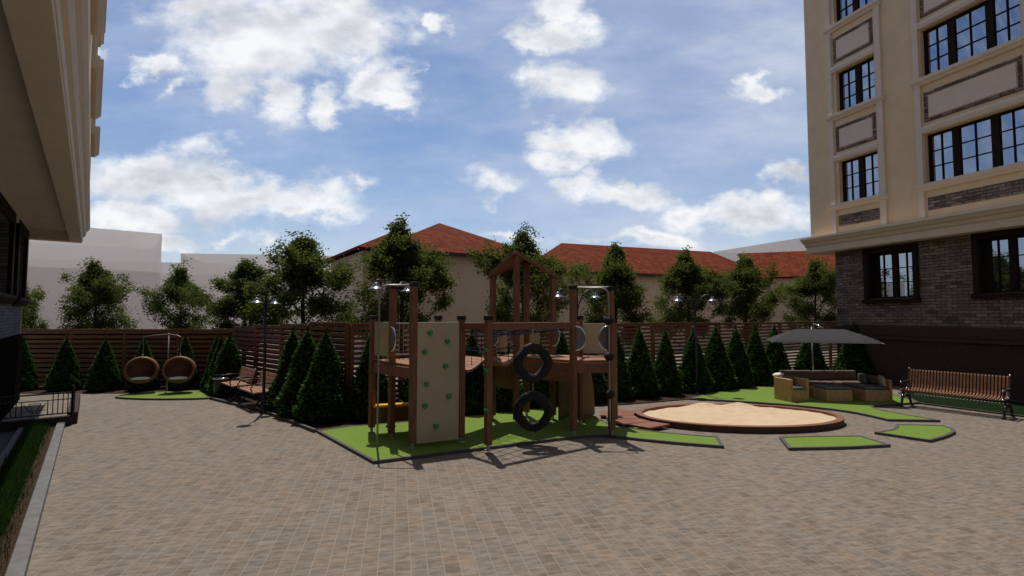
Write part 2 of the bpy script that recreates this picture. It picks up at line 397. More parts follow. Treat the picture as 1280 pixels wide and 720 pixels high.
def make_world():
    w = bpy.data.worlds.new('World'); S.world = w; w.use_nodes = True
    nt = w.node_tree; t = NT(nt)
    bg = nt.nodes['Background']
    sky = t.n('ShaderNodeTexSky', sky_type='NISHITA'); sky.sun_disc = False
    sky.sun_elevation = math.asin(SUN_DIR.z); sky.sun_rotation = math.atan2(SUN_DIR.x, SUN_DIR.y)
    sky.air_density = 1.0; sky.dust_density = 1.2; sky.ozone_density = 2.0
    d = t.n('ShaderNodeTexCoord').outputs['Generated']
    s = t.sep(d)
    yy = t.math('MAXIMUM', s[1], .08)
    u = t.math('DIVIDE', s[0], yy); v = t.math('DIVIDE', s[2], yy)
    p = t.comb(u, v)
    w1 = t.n('ShaderNodeTexNoise'); t.l(t.vm('MULTIPLY', p, (1, 1.5, 1)), w1.inputs['Vector']); w1.inputs['Scale'].default_value = 5.5
    w1.inputs['Detail'].default_value = 7; w1.inputs['Roughness'].default_value = .62
    warp = t.vm('MULTIPLY', t.vm('SUBTRACT', w1.outputs['Color'], (.5, .5, .5)), (.30, .18, 0))
    q = t.vm('ADD', p, warp)
    blobs = [(330,45,150,85,1),(430,35,90,60,1),(290,110,55,40,.9),(345,120,45,45,.9),(480,95,65,38,.95),(410,125,38,28,.9),(250,20,60,40,.8),(500,120,35,22,.85),
             (190,225,130,45,1.05),(330,248,135,42,1.05),(150,272,110,26,.9),(270,215,80,28,.9),(390,262,70,24,.9),(440,222,35,13,.7),(290,295,46,15,.75),(200,298,70,14,.8),
             (690,42,68,32,1),(660,58,36,20,.8),(705,2,60,20,.9),(700,108,62,36,1),(722,172,70,34,1),(700,195,50,22,.85),(712,228,48,26,.95),(795,240,68,24,1),(610,235,45,22,.62),
             (880,262,70,26,.85),(935,270,95,32,.95),(990,228,46,24,.95),(935,102,46,15,.72),(546,31,22,15,.7),(185,73,36,18,.75),(215,105,14,14,.55),(800,300,130,13,.75),(640,296,60,10,.6),(520,82,16,10,.6),
             (120,45,18,25,.7),(122,130,14,14,.6),(-180,120,170,70,.9),(1330,120,150,60,.9),(1250,250,120,40,.9),(500,-160,260,70,1.0),(900,-110,200,60,.9)]
    dens = None
    for px, py, sx, sy, wt in blobs:
        cu, cv = dir_uv(px, py)
        e = t.vm('LENGTH', t.vm('MULTIPLY', t.vm('SUBTRACT', q, (cu, cv, 0)), (640/sx, 640/sy, 0)))
        g = t.math('MULTIPLY', t.math('SUBTRACT', 1.08, e), wt)
        dens = g if dens is None else t.math('SMOOTH_MAX', dens, g, .18)
    n2 = t.noise(t.vm('MULTIPLY', p, (1, 1.35, 1)), 7, 8, .55)
    n2b = t.noise(t.vm('ADD', t.vm('MULTIPLY', p, (1, 1.35, 1)), (-.006, .03, 0)), 7, 8, .55)
    nA = t.noise(t.vm('MULTIPLY', p, (1, 1.5, 1)), 6.5, 5, .5)
    nB = t.noise(t.vm('ADD', t.vm('MULTIPLY', p, (1, 1.5, 1)), (-.012, .07, 0)), 6.5, 5, .5)
    D = t.math('ADD', t.math('MULTIPLY', dens, 1.25), t.math('MULTIPLY', t.math('SUBTRACT', n2, .525), 2.5))
    front = t.smooth(s[1], .08, .3)
    mask = t.math('MULTIPLY', t.smooth(D, -.08, .86), front)
    # scattered cloud over the rest of the sky, behind and beside the view
    n3 = t.noise(d, 3.2, 7, .6)
    back = t.math('MULTIPLY', t.math('MULTIPLY', t.smooth(n3, .54, .68), t.math('SUBTRACT', 1.0, front)), .18)
    # thin high veil
    n4 = t.noise(t.vm('MULTIPLY', p, (1, 2.6, 1)), 2.4, 6, .6)
    n5 = t.smooth(t.vm('LENGTH', t.vm('MULTIPLY', t.vm('SUBTRACT', p, (.42, .62, 0)), (1.5, 1.5, 0))), 1.15, .0)
    veil = t.math('ADD', t.math('MULTIPLY', t.smooth(n4, .36, .74), .50), t.math('MULTIPLY', n5, t.math('ADD', .12, t.math('MULTIPLY', n4, .55))))
    hor = t.math('MULTIPLY', t.smooth(s[2], .40, .02, 0.0, .36), front)
    veil = t.math('ADD', veil, hor, clamp=True)
    sc = t.vm('MULTIPLY', sky.outputs[0], (SKY_K*.86, SKY_K*.98, SKY_K*1.14))
    c0 = t.mix(t.math('MULTIPLY', veil, .80), sc, (.92, .99, 1.12))
    lit = t.math('ADD', .70, t.math('ADD', t.math('MULTIPLY', t.math('SUBTRACT', nA, nB), 2.3), t.math('MULTIPLY', t.math('SUBTRACT', n2, n2b), 1.1)))
    thick = t.smooth(D, .45, 1.7)
    lit = t.math('SUBTRACT', lit, t.math('MULTIPLY', thick, .30))
    low = t.smooth(s[2], .38, .14)
    lit = t.math('SUBTRACT', t.math('ADD', lit, .12), t.math('MULTIPLY', t.math('MULTIPLY', low, thick), .34), clamp=True)
    cl = t.mix(lit, (.66, .71, .80), (1.24, 1.26, 1.29))
    c1 = t.mix(t.math('ADD', mask, back, clamp=True), c0, cl)
    # below the horizon: plain dim haze so that nothing bright shines up
    t.l(t.mix(t.smooth(s[2], -.02, .0), (.16, .15, .14), c1), bg.inputs[0])
    bg.inputs[1].default_value = 1.0
SKY_K = .125
make_world()

# ------------------------------------------------------------------ ground
g = MB(); g.quad((-500, -300, 0), (500, -300, 0), (500, 700, 0), (-500, 700, 0))
tag(g.build('pavement', M['paving']), 'grey brown stone sett paving across the whole courtyard', kind='structure')

def offset_poly(P, d):
    n = len(P)
    a = sum(P[i][0]*P[(i+1) % n][1] - P[(i+1) % n][0]*P[i][1] for i in range(n))
    if a < 0: P = P[::-1]
    out = []
    for i in range(n):
        p0, p1, p2 = Vector(P[i-1]), Vector(P[i]), Vector(P[(i+1) % n])
        e0 = (p1-p0).normalized(); e1 = (p2-p1).normalized()
        n0 = Vector((-e0.y, e0.x)); n1 = Vector((-e1.y, e1.x))
        b = (n0+n1); b = b.normalized() if b.length > 1e-6 else n0
        k = d / max(.45, b.dot(n0))
        out.append((p1.x + b.x*k, p1.y + b.y*k))
    return P, out

def smooth_poly(P, corners, it=2):
    """rounds the outline except at the listed corner indices"""
    for _ in range(it):
        Q = []; C2 = set(); n = len(P)
        for i in range(n):
            p, q, r = Vector(P[i-1]), Vector(P[i]), Vector(P[(i+1) % n])
            if i in corners:
                C2.add(len(Q)); Q.append(tuple(q))
            else:
                Q.append(tuple(q.lerp(p, .25))); Q.append(tuple(q.lerp(r, .25)))
        P, corners = Q, C2
    return P

def turf_pad(P, label, name='turf', h=.05, kw=.055, mat='turf'):
    P, I = offset_poly(P, kw)
    n = len(P)
    k = MB()
    vs = [(p[0], p[1], 0) for p in P] + [(p[0], p[1], h) for p in P] + [(p[0], p[1], h) for p in I] + [(p[0], p[1], h-.02) for p in I]
    fs = []
    for i in range(n):
        j = (i+1) % n
        for a in (0, n, 2*n): fs.append((a+i, a+j, a+n+j, a+n+i))
    k.add(vs, fs)
    t = MB(); t.add([(p[0], p[1], h-.008) for p in I], [tuple(range(n))])
    c = Vector((sum(p[0] for p in P)/n, sum(p[1] for p in P)/n, 0))
    o = t.build(name, M[mat], None, c)
    tag(o, label, kind='structure')
    k.build('kerb', M['kerb'], o, c)
    return o

main_pad = [(-3.83,10.17),(-2.14,8.04),(-.38,8.91),(1.55,9.87),(2.01,9.67),(2.33,9.49),(2.97,9.2),(3.66,8.97),(3.83,9.66),(3.34,9.84),(2.84,10.07),(2.53,10.28),(2.11,10.62),(1.95,11.07),(1.80,11.75),(1.9,12.4),(1.21,12.85),(0,12.3),(-1.51,11.4),(-2.62,10.85),(-3.32,10.6)]
turf_pad(smooth_poly(main_pad, {0,1,2,7,8,17,18,19,20}, 2), 'bright green artificial turf pad under the wooden playground')
turf_pad(smooth_poly([(4.97,9.65),(5.75,9.72),(6.53,9.75),(6.61,9.07),(5.76,8.9),(4.7,8.84)], {0,2,3,5}, 2), 'green turf pad with dark kerb in front of the sand pit')
turf_pad(smooth_poly([(7.96,10.75),(8.40,10.71),(8.86,10.64),(8.78,10.22),(8.25,9.78),(7.56,9.38),(7.01,10.04),(7.6,10.3)], {0,2,5,6}, 2), 'small curved turf pad right of the sand pit')
turf_pad(smooth_poly([(9.22,11.15),(8.15,11.23),(8.0,12.2),(7.3,12.9),(6.3,13.5),(4.83,14.06),(5.43,14.75),(6.3,15.36),(7.52,16.19),(8.58,16.9),(9.8,17.2),(10.93,14.9),(10.59,13.43),(8.98,12.91),(8.75,12.4)], {0,1,5,9,10,11,12,13}, 2), 'green turf under the wicker lounge and umbrella')
turf_pad([(11.35,15.2),(10.53,13.43),(11.53,11.66),(13.3,7.5),(15.2,7.6),(12.55,16.2)], 'dark green verge behind the long slatted bench', h=.04, mat='lawn')
turf_pad(smooth_poly([(-11.19,14.33),(-10.07,14.0),(-8.88,14.0),(-8.17,14.19),(-8.1,14.75),(-9.13,15.6),(-10.15,15.5),(-10.96,14.95)], set(), 2), 'round edged turf pad below the hanging chairs')

# planting beds (bark mulch) along the fences
bed = MB(); bed.add([(-16.5,15.15,.02),(-11.2,15.2,.02),(-9.2,15.72,.02),(-8.3,14.2,.02),(-5.85,12.3,.02),(-3.88,10.2,.02),(-3.3,10.65,.02),(-1.5,11.45,.02),(0,12.35,.02),(1.21,12.9,.02),
         (3.0,13.3,.02),(4.85,14.1,.02),(6.3,15.4,.02),(8.6,16.95,.02),(9.9,17.25,.02),(12.2,16.4,.02),(13.2,20.8,.02),(6.8,17.2,.02),(1.7,14.7,.02),(-3.75,11.95,.02),(-8.9,16.6,.02),(-16.5,16.6,.02)], [tuple(range(22))])
tag(bed.build('soil', M['soil']), 'dark mulch planting bed along the fences', kind='structure')
kb = MB()
for a, b_ in (((-8.25,14.15),(-5.9,12.3)), ((-5.9,12.3),(-3.87,10.19))):
    kb.bar((*a, .03), (*b_, .03), .06, .07)
tag(kb.build('kerb', M['kerb']), 'dark kerb edging the planting bed beside the lamp post', kind='structure')

# ------------------------------------------------------------------ buildings
def window(parent, x0, x1, z0, z1, y, sign, cols, rows=3, fw=.06, name='window', mull=.17):
    """cols: list of (relative width, panes across); y: pane plane; sign: outward direction along local y"""
    f = MB(); gl = MB()
    yo, yi = y + sign*.05, y - sign*.02
    ya, yb = min(yo, yi), max(yo, yi)
    f.box(x0, x1, ya, yb, z0, z0+fw); f.box(x0, x1, ya, yb, z1-fw, z1)
    f.box(x0, x0+fw, ya, yb, z0+fw, z1-fw); f.box(x1-fw, x1, ya, yb, z0+fw, z1-fw)
    tot = sum(c[0] for c in cols); avail = (x1-x0-2*fw) - mull*(len(cols)-1)
    x = x0+fw
    for i, (wd, nc) in enumerate(cols):
        w = avail*wd/tot
        for k in range(1, nc):
            xm = x + w*k/nc; f.box(xm-.014, xm+.014, min(y+sign*.03, y), max(y+sign*.03, y), z0+fw, z1-fw)
        for k in range(1, rows):
            zm = z0 + fw + (z1-z0-2*fw)*k/rows; f.box(x, x+w, min(y+sign*.026, y), max(y+sign*.026, y), zm-.013, zm+.013)
        x += w
        if i < len(cols)-1:
            f.box(x, x+mull, ya, yb, z0+fw, z1-fw); x += mull
    yy = y - sign*.004
    gl.quad((x0+.01, yy, z0+.01), (x1-.01, yy, z0+.01), (x1-.01, yy, z1-.01), (x0+.01, yy, z1-.01))
    o = f.build(name, M['dark_frame'], parent)
    gl.build('pane', M['glass'], o)
    return o

def right_building():
    b = thing('apartment_building', 'tall cream apartment building with dark brick ground storey and white cornice, behind the slatted bench', 'building', (11.87, 18.716, 0), R(-72.646))
    L = 27.0; TOP = 27.5
    w1 = (1.26, 2.73, 2.86, 4.40); w2 = (4.52, 6.6, 2.92, 4.46); w3 = (8.6, 10.4, 2.9, 4.44)
    m = MB(); m.wallgrid(0, L, 1.95, 4.66, [w1, w2, w3], 0, .25); m.quad((0,0,1.9),(0,11,1.9),(0,11,4.66),(0,0,4.66))
    m.build('brick_wall', M['brick'], b)
    m = MB(); m.box(-.05, L, -.05, .4, 1.62, 1.953); m.box(-.10, L, -.10, .4, 1.50, 1.618); m.box(-.03, L, -.03, .4, 0, 1.498); m.box(0, .4, .4, 11, 0, 1.95)
    m.build('plinth', M['granite'], b, bevel=.012)
    for k, w in enumerate((w1, w2, w3)):
        x0, x1, z0, z1 = w
        c = MB()
        for (a, bb, cc, d) in ((x0-.16, x0, z0-.02, z1), (x1, x1+.15, z0-.02, z1), (x0-.16, x1+.15, z1, z1+.16)):
            c.box(a, bb, -.07, .0, cc, d)
        c.box(x0-.2, x1+.19, -.12, 0, z0-.16, z0-.022)
        c.box(x0, x0+.012, 0, .24, z0, z1); c.box(x1-.012, x1, 0, .24, z0, z1); c.box(x0, x1, 0, .24, z1-.012, z1-.001)
        c.build('window_surround', M['dark_frame'], b, bevel=.008)
        window(b, x0+.013, x1-.013, z0+.002, z1-.013, .24, -1, [(1, 2), (1, 2)] if k != 1 else [(1, 2), (1.25, 2), (1, 2)])
    # cornice between the ground storey and the upper storeys
    prof = [(.1,4.62),(-.48,4.62),(-.50,4.68),(-.50,4.84),(-.56,4.87),(-.60,4.93),(-.60,4.97),(-.68,4.99),(-.74,5.06),(-.80,5.10),(-.80,5.17),(-.31,5.24),(.1,5.24)]
    m = MB(); m.xprism(prof, -.78, L); m.build('cornice', M['trim'], b)
    m = MB(); m.box(-.74, 0, .1, 11, 4.625, 5.2); m.build('overhang', M['trim'], b)
    # upper walls
    y = -.3; F = 3.27
    floors = [6.28 + F*k for k in range(6)]
    bays = [('narrow', .22, 2.2), ('wide', 3.2, 6.12), ('wide', 7.1, 10.0), ('narrow', 11.0, 13.0)]
    holes = []
    for kind, a, c in bays:
        for z in floors[:5]: holes.append((a+.30 if kind == 'narrow' else a+.2, c-.26 if kind == 'narrow' else c-.26, z, z+1.53))
    m = MB(); m.wallgrid(-.74, L, 5.2, TOP, holes, y, .2)
    m.quad((-.74,y,5.2),(-.74,11,5.2),(-.74,11,TOP),(-.74,y,TOP)); m.quad((-.74,y,TOP),(L,y,TOP),(L,11,TOP),(-.74,11,TOP)); m.quad((L,y,0),(L,11,0),(L,11,TOP),(L,y,TOP)); m.quad((-.74,11,0),(L,11,0),(L,11,TOP),(-.74,11,TOP))
    m.build('stucco_wall', M['cream'], b)
    for kind, a, c in bays:
        t = MB()
        for (p, q) in ((a, a+.17), (c-.19, c)):
            t.box(p, q, y-.07, y-.001, 5.25, TOP-1)
        ia, ic = (a+.17, c-.19)
        for k, z in enumerate(floors[:5]):
            t.xprism([(y-.001, z-.21), (y-.06, z-.21), (y-.09, z-.15), (y-.15, z-.10), (y-.15, z-.003), (y-.001, z-.003)], a-.05, c+.05)
            t.xprism([(y-.001, z+1.56), (y-.05, z+1.56), (y-.08, z+1.66), (y-.08, z+1.72), (y-.03, z+1.78), (y-.001, z+1.78)], ia+.002, ic-.002)
        t.build('bay_trim', M['trim'], b)
        x0, x1 = a+.24, c-.27
        for k, z in enumerate(floors[:5]):
            z0, z1 = (z-.81, z-.43) if k == 0 else (z-1.38, z-.46)
            s = MB(); s.mi = 0
            if k == 0:
                s.box(x0, x1, y-.02, y-.002, z0, z1)
                s.build('brick_panel', M['brick_small'], b)
            else:
                q = .10
                s.box(x0, x1, y-.02, y-.002, z0, z0+q); s.box(x0, x1, y-.02, y-.002, z1-q, z1)
                s.box(x0, x0+q, y-.02, y-.002, z0+q, z1-q); s.box(x1-q, x1, y-.02, y-.002, z0+q, z1-q)
                o = s.build('panel_border', M['brick_small'], b)
                s = MB(); s.box(x0+q+.03, x1-q-.03, y-.018, y-.002, z0+q+.03, z1-q-.03); s.build('panel_field', M['trim'], o, bevel=.008)
    for (a, c, z0, z1) in holes:
        wide = (c-a) > 2
        window(b, a+.002, c-.002, z0+.002, z1-.002, y+.2, -1, [(.62, 2), (.80, 2), (.62, 2)] if wide else [(1, 2), (1, 2)], mull=.19)
    m = MB(); m.box(0, L, .6, 10.5, 0, TOP-.2); m.build('inner_core', M['interior'], b)
right_building()

def left_building():
    b = thing('brick_building', 'cream building overhead with boxed soffit and dark brick ground storey, at the left edge', 'building', (-13.44, 14.06, 0), R(-50.6))
    L = 32.0; TOP = 21.0
    wins = [(.45, 2.2, 2.75, 4.35), (3.6, 6.3, 2.75, 4.35), (8, 10.6, 2.75, 4.35), (12.5, 15, 2.75, 4.35)]
    m = MB(); m.wallgrid(0, L, 1.8, 4.7, wins, 0, -.25); m.quad((0,0,1.75),(0,-9,1.75),(0,-9,4.7),(0,0,4.7))
    m.build('brick_wall', M['pale_brick'], b)
    m = MB(); m.box(-.04, L, -.4, .04, 0, 1.8); m.box(-.04, .3, -9, -.4, 0, 1.8); m.build('plinth', M['granite_dark'], b, bevel=.01)
    for x0, x1, z0, z1 in wins:
        c = MB()
        for (p, q, r, s) in ((x0-.3, x0, z0-.02, z1), (x1, x1+.3, z0-.02, z1), (x0-.3, x1+.3, z1, z1+.25)): c.box(p, q, 0, .08, r, s)
        c.xprism([(0, z0-.2), (.06, z0-.2), (.16, z0-.08), (.16, z0-.022), (0, z0-.022)], x0-.36, x1+.36)
        c.build('window_surround', M['dark_frame'], b, bevel=.006)
        window(b, x0+.003, x1-.003, z0+.002, z1-.002, -.24, 1, [(1, 2), (1, 2)])
    # boxed soffit: recessed ceiling inside a deeper edge beam
    m = MB(); m.box(-.1, L, -.1, .93, 4.68, 4.9); m.box(.22, L, 0.0, .06, 4.5, 4.679); m.build('soffit', M['soffit'], b)
    m = MB(); m.box(-.15, L, .92, 1.19, 4.41, 4.9); m.box(-.15, .22, -.1, .919, 4.41, 4.9); m.build('edge_beam', M['soffit'], b, bevel=.008)
    m = MB(); m.xprism([(1.0,4.46),(1.20,4.46),(1.21,4.50),(1.21,4.58),(1.25,4.61),(1.28,4.69),(1.28,4.74),(1.32,4.78),(1.36,4.85),(1.36,4.92),(1.0,4.96)][::-1], -.16, L)
    m.build('cornice', M['trim'], b)
    wy = 1.31
    m = MB(); m.box(-.1, L, -9, wy, 4.96, TOP); m.build('stucco_wall', M['cream'], b)
    t = MB()
    for z in (7.05, 10.35, 13.65, 16.9):
        for x0, x1 in ((.5, 3.0), (4.2, 7.4), (8.8, 12), (13.5, 17)):
            t.xprism([(wy+.001, z-.20), (wy+.08, z-.20), (wy+.18, z-.10), (wy+.18, z), (wy+.001, z)][::-1], x0, x1)
            t.xprism([(wy+.001, z+1.5), (wy+.12, z+1.55), (wy+.12, z+1.8), (wy+.001, z+1.85)][::-1], x0, x1)
            t.box(x0, x0+.25, wy+.001, wy+.07, z, z+1.5); t.box(x1-.25, x1, wy+.001, wy+.07, z, z+1.5)
    t.build('bay_trim', M['trim'], b)
left_building()

# light well railing in front of the left building
dL = Vector((-.634, .773, 0)); nL = Vector((.773, .634, 0))
Q1 = Vector((-9.25, 10.9, 0))
lw = thing('light_well_railing', 'black metal railing with fan motif on a low dark wall beside the left lawn', 'railing', Q1)
m = MB(); m.bar((0,0,.1), -nL*1.45 + Vector((0,0,.1)), .16, .2); m.bar(-nL*.0+dL*.08+Vector((0,0,.125)), dL*3.6+Vector((0,0,.125)), .17, .25); m.bar(-nL*1.3+Vector((0,0,.12)), -nL*1.3+dL*3.6+Vector((0,0,.12)), .15, .22)
m.build('low_wall', M['granite'], lw, bevel=.01)
m = MB(); W = 1.12
def rp(s, z): p = -nL*s; return (p.x, p.y, z)
m.bar(rp(.02, .68), rp(W, .68), .03, .03); m.bar(rp(.02, .55), rp(W, .55), .018, .018); m.bar(rp(.02, .26), rp(W, .26), .025, .025)
for k in range(14):
    s = .08 + k*(W-.1)/13
    if 4 <= k <= 9: continue
    m.bar(rp(s, .26), rp(s, .68), .012, .012)
for k in (4, 9): m.bar(rp(.08+k*(W-.1)/13, .26), rp(.08+k*(W-.1)/13, .55), .012, .012)
cS = .08 + 6.5*(W-.1)/13
for ds in (-.17, -.09, .09, .17): m.bar(rp(cS+ds*.25, .30), rp(cS+ds, .5), .012, .012)
m.bar(rp(cS-.19, .36), rp(cS+.19, .36), .012, .012); m.bar(rp(cS-.09, .5), rp(cS+.09, .5), .012, .012)
m.build('bars', M['iron'], lw)
m = MB(); m.bar(rp(.0, .2), rp(.0, .83), .045, .045); m.build('post', M['iron'], lw)
m = MB(); m.bar(rp(W+.06, .2), rp(W+.06, .78), .1, .1); m.ball(rp(W+.06, .82), .05); m.build('post', M['granite'], lw)

# left lawn strip in the building's frame
def LB(x, y, z=0):
    return Vector((-13.44 + .634*x + .773*y, 14.06 - .773*x + .634*y, z))
m = MB(); m.quad(LB(4.75,.52,.03), LB(22,.52,.03), LB(22,.98,.03), LB(4.75,.98,.03))
tag(m.build('soil', M['soil']), 'bark mulch bed in the left lawn strip', kind='structure')
m = MB()
A, B_ = LB(4.7, 1.065), LB(22, 1.02)
m.bar((A.x, A.y, .045), (B_.x, B_.y, .045), .13, .1)
tag(m.build('kerb', M['stone_kerb'], bevel=.012), 'grey concrete kerb between lawn strip and paving', kind='structure')
m = MB()
A, B_ = LB(4.7, .47), LB(22, .45); m.bar((A.x, A.y, .03), (B_.x, B_.y, .03), .09, .09)
tag(m.build('kerb', M['stone_kerb'], bevel=.01), 'narrow concrete edging on the building side of the lawn strip', kind='structure')
m = MB(); m.quad(LB(4.75,.05,.008), LB(22,.05,.008), LB(22,.43,.008), LB(4.75,.43,.008))
tag(m.build('path', M['path']), 'blue grey slab strip along the left building', kind='structure')
m = MB()
for i in range(15000):
    x = 4.75 + 13.0*rnd.random()**1.0; y = .53 + .33*rnd.random()**.9 + (.1*rnd.random() if rnd.random() < .25 else 0)
    p = LB(x, y, .025); h = rnd.uniform(.05, .13)*(2.2 if rnd.random() < .10 else 1); a = rnd.uniform(0, 2*PI); w = rnd.uniform(.002, .0045)
    lean = Vector((rnd.uniform(-1, 1), rnd.uniform(-1, 1), 0))*h*.45
    sx = Vector((math.cos(a), math.sin(a), 0))*w
    mid = p + Vector((0, 0, h*.55)) + lean*.3; tip = p + Vector((0, 0, h)) + lean
    m.add([p-sx, p+sx, mid+sx*.7, mid-sx*.7, tip], [(0,1,2,3), (3,2,4)])
tag(m.build('grass', M['grass']), 'dark green grass blades in the left lawn strip', 'grass', kind='stuff')

# ------------------------------------------------------------------ fences
def fence(name, label, runs, mat, pitch, board, double=True, shade_sheet=False):
    org = Vector((*runs[0][0], 0))
    f = thing(name, label, 'fence', org)
    for (a, b, h, npan) in runs:
        a, b = Vector((*a, 0)), Vector((*b, 0)); d = (b-a); Lg = d.length; d.normalize(); nn = Vector((-d.y, d.x, 0))
        for k in range(npan):
            hk = h if not isinstance(h, (list, tuple)) else h[0] + (h[1]-h[0])*(k+.5)/npan
            p, q = a + d*(Lg*k/npan), a + d*(Lg*(k+1)/npan)
            m = MB(); z = .06; i = 0
            while z + board < hk - .03:
                m.bar(p + Vector((0,0,z+board/2)) - nn*.03, q + Vector((0,0,z+board/2)) - nn*.03, .02, board); z += pitch
            if double:
                z = .06 + pitch*.5
                while z + board < hk - .03:
                    m.bar(p + Vector((0,0,z+board/2)) + nn*.05, q + Vector((0,0,z+board/2)) + nn*.05, .02, board*.62); z += pitch
            if shade_sheet:
                bk = MB(); bk.bar(p + Vector((0,0,hk/2)) + nn*.06, q + Vector((0,0,hk/2)) + nn*.06, .012, hk-.08); bk.build('gap_shade_sheet', M['gap_shade'], f, org)  # added sheet, coloured dark to paint the shade in the slat gaps
            m.bar(p + Vector((0,0,hk-.012)), q + Vector((0,0,hk-.012)), .11, .024)
            m.bar(p + Vector((0,0,hk-.055)) - nn*.03, q + Vector((0,0,hk-.055)) - nn*.03, .022, .055)
            m.build('slat_panel', M[mat], f, org)
            for e in ((p,) if k < npan-1 else (p, q)):
                m = MB(); m.rbox(e.x, e.y, 0, hk-.026, .09, .09, math.atan2(d.y, d.x)); m.build('post', M[mat], f, org)
    return f
fence('slat_fence', 'brown closed board fence along the far left side behind the hanging chairs', [((-17.5,16.45),(-8.95,16.45),1.86,5)], 'fence_dark', .150, .104, False, True)
fence('slat_fence', 'reddish slatted fence with light showing through behind the two planked benches', [((-8.72,16.15),(-3.72,11.62),(1.93,2.17),4)], 'fence_wood', .135, .080, True)
fence('slat_fence', 'reddish open slat fence behind the playground and conifer row', [((-3.62,11.62),(1.75,14.45),2.12,4), ((1.75,14.45),(6.9,17.15),2.07,4), ((6.9,17.15),(14.6,22.1),2.05,5)], 'fence_wood', .112, .066, False)

# ------------------------------------------------------------------ houses and far blocks
def roof_part(name, faces, parent, org):
    """faces: list of 3D polygons; first edge is the eave"""
    me = bpy.data.meshes.new(name); vs, fs, uvs = [], [], []
    for P in faces:
        P = [Vector(p) for p in P]
        e = (P[1]-P[0]).normalized(); nrm = (P[1]-P[0]).cross(P[2]-P[0]).normalized(); up = nrm.cross(e)
        if up.z < 0: up = -up
        f = []
        for p in P:
            f.append(len(vs)); vs.append(p-Vector(org)); uvs.append(((p-P[0]).dot(e), (p-P[0]).dot(up)))
        fs.append(f)
    me.from_pydata(vs, [], fs); me.materials.append(M['roof'])
    ul = me.uv_layers.new(name='UVMap')
    for lp in me.loops: ul.data[lp.index].uv = uvs[lp.vertex_index]
    o = bpy.data.objects.new(name, me); COL.objects.link(o); o.parent = parent
    sd = o.modifiers.new('thick', 'SOLIDIFY'); sd.thickness = .14; sd.offset = -1
    return o

def house_main():
    org = Vector((-6.25, 25, 0)); u = Vector((.848, .53, 0)); v = Vector((-.53, .848, 0)); A, Bd = 10.2, 10.0
    h = thing('house', 'beige house with pyramid red tile roof, behind the wooden play tower', 'house', org)
    e = 5.62
    m = MB(); P = [org+u*.45+v*.45, org+u*(A-.45)+v*.45, org+u*(A-.45)+v*(Bd-.45), org+u*.45+v*(Bd-.45)]
    m.prism([(p.x, p.y) for p in P], 0, e); m.build('wall', M['wall_house'], h, org)
    c = org + u*A/2 + v*Bd/2 + Vector((0,0,8.1)); z = Vector((0,0,e))
    E = [org+z, org+u*A+z, org+u*A+v*Bd+z, org+v*Bd+z]
    roof_part('roof', [(E[0],E[1],c), (E[1],E[2],c), (E[2],E[3],c), (E[3],E[0],c)], h, org)
    m = MB()
    for i in range(4):
        a, b = E[i], E[(i+1) % 4]; m.bar(a-Vector((0,0,.10)), b-Vector((0,0,.10)), .05, .2)
    m.prism([((org+u*a+v*b).x, (org+u*a+v*b).y) for a, b in ((.05,.05),(A-.05,.05),(A-.05,Bd-.05),(.05,Bd-.05))], e-.12, e-.06)
    m.build('eave', M['eave'], h, org)
    # a lower hipped wing on the left side
    k0, k1 = org + v*1.6 - u*.9 + Vector((0,0,e+.05)), org + v*9.6 - u*.9 + Vector((0,0,e+.05))
    r0, r1 = org + v*3.6 + u*1.9 + Vector((0,0,7.02)), org + v*7.4 + u*1.9 + Vector((0,0,7.02))
    n0, n1 = org + v*1.6 + u*3.5 + Vector((0,0,e+.05)), org + v*9.6 + u*3.5 + Vector((0,0,e+.05))
    rw = roof_part('wing_roof', [(k0,k1,r1,r0), (n0,k0,r0), (k1,n1,r1), (n1,n0,r0,r1)], h, org)
    m = MB(); m.prism([((org+v*a+u*b).x, (org+v*a+u*b).y) for a, b in ((2.0,-.5),(9.2,-.5),(9.2,.4),(2.0,.4))], 0, e+.04); m.build('wing_wall', M['wall_house'], h, org)
house_main()

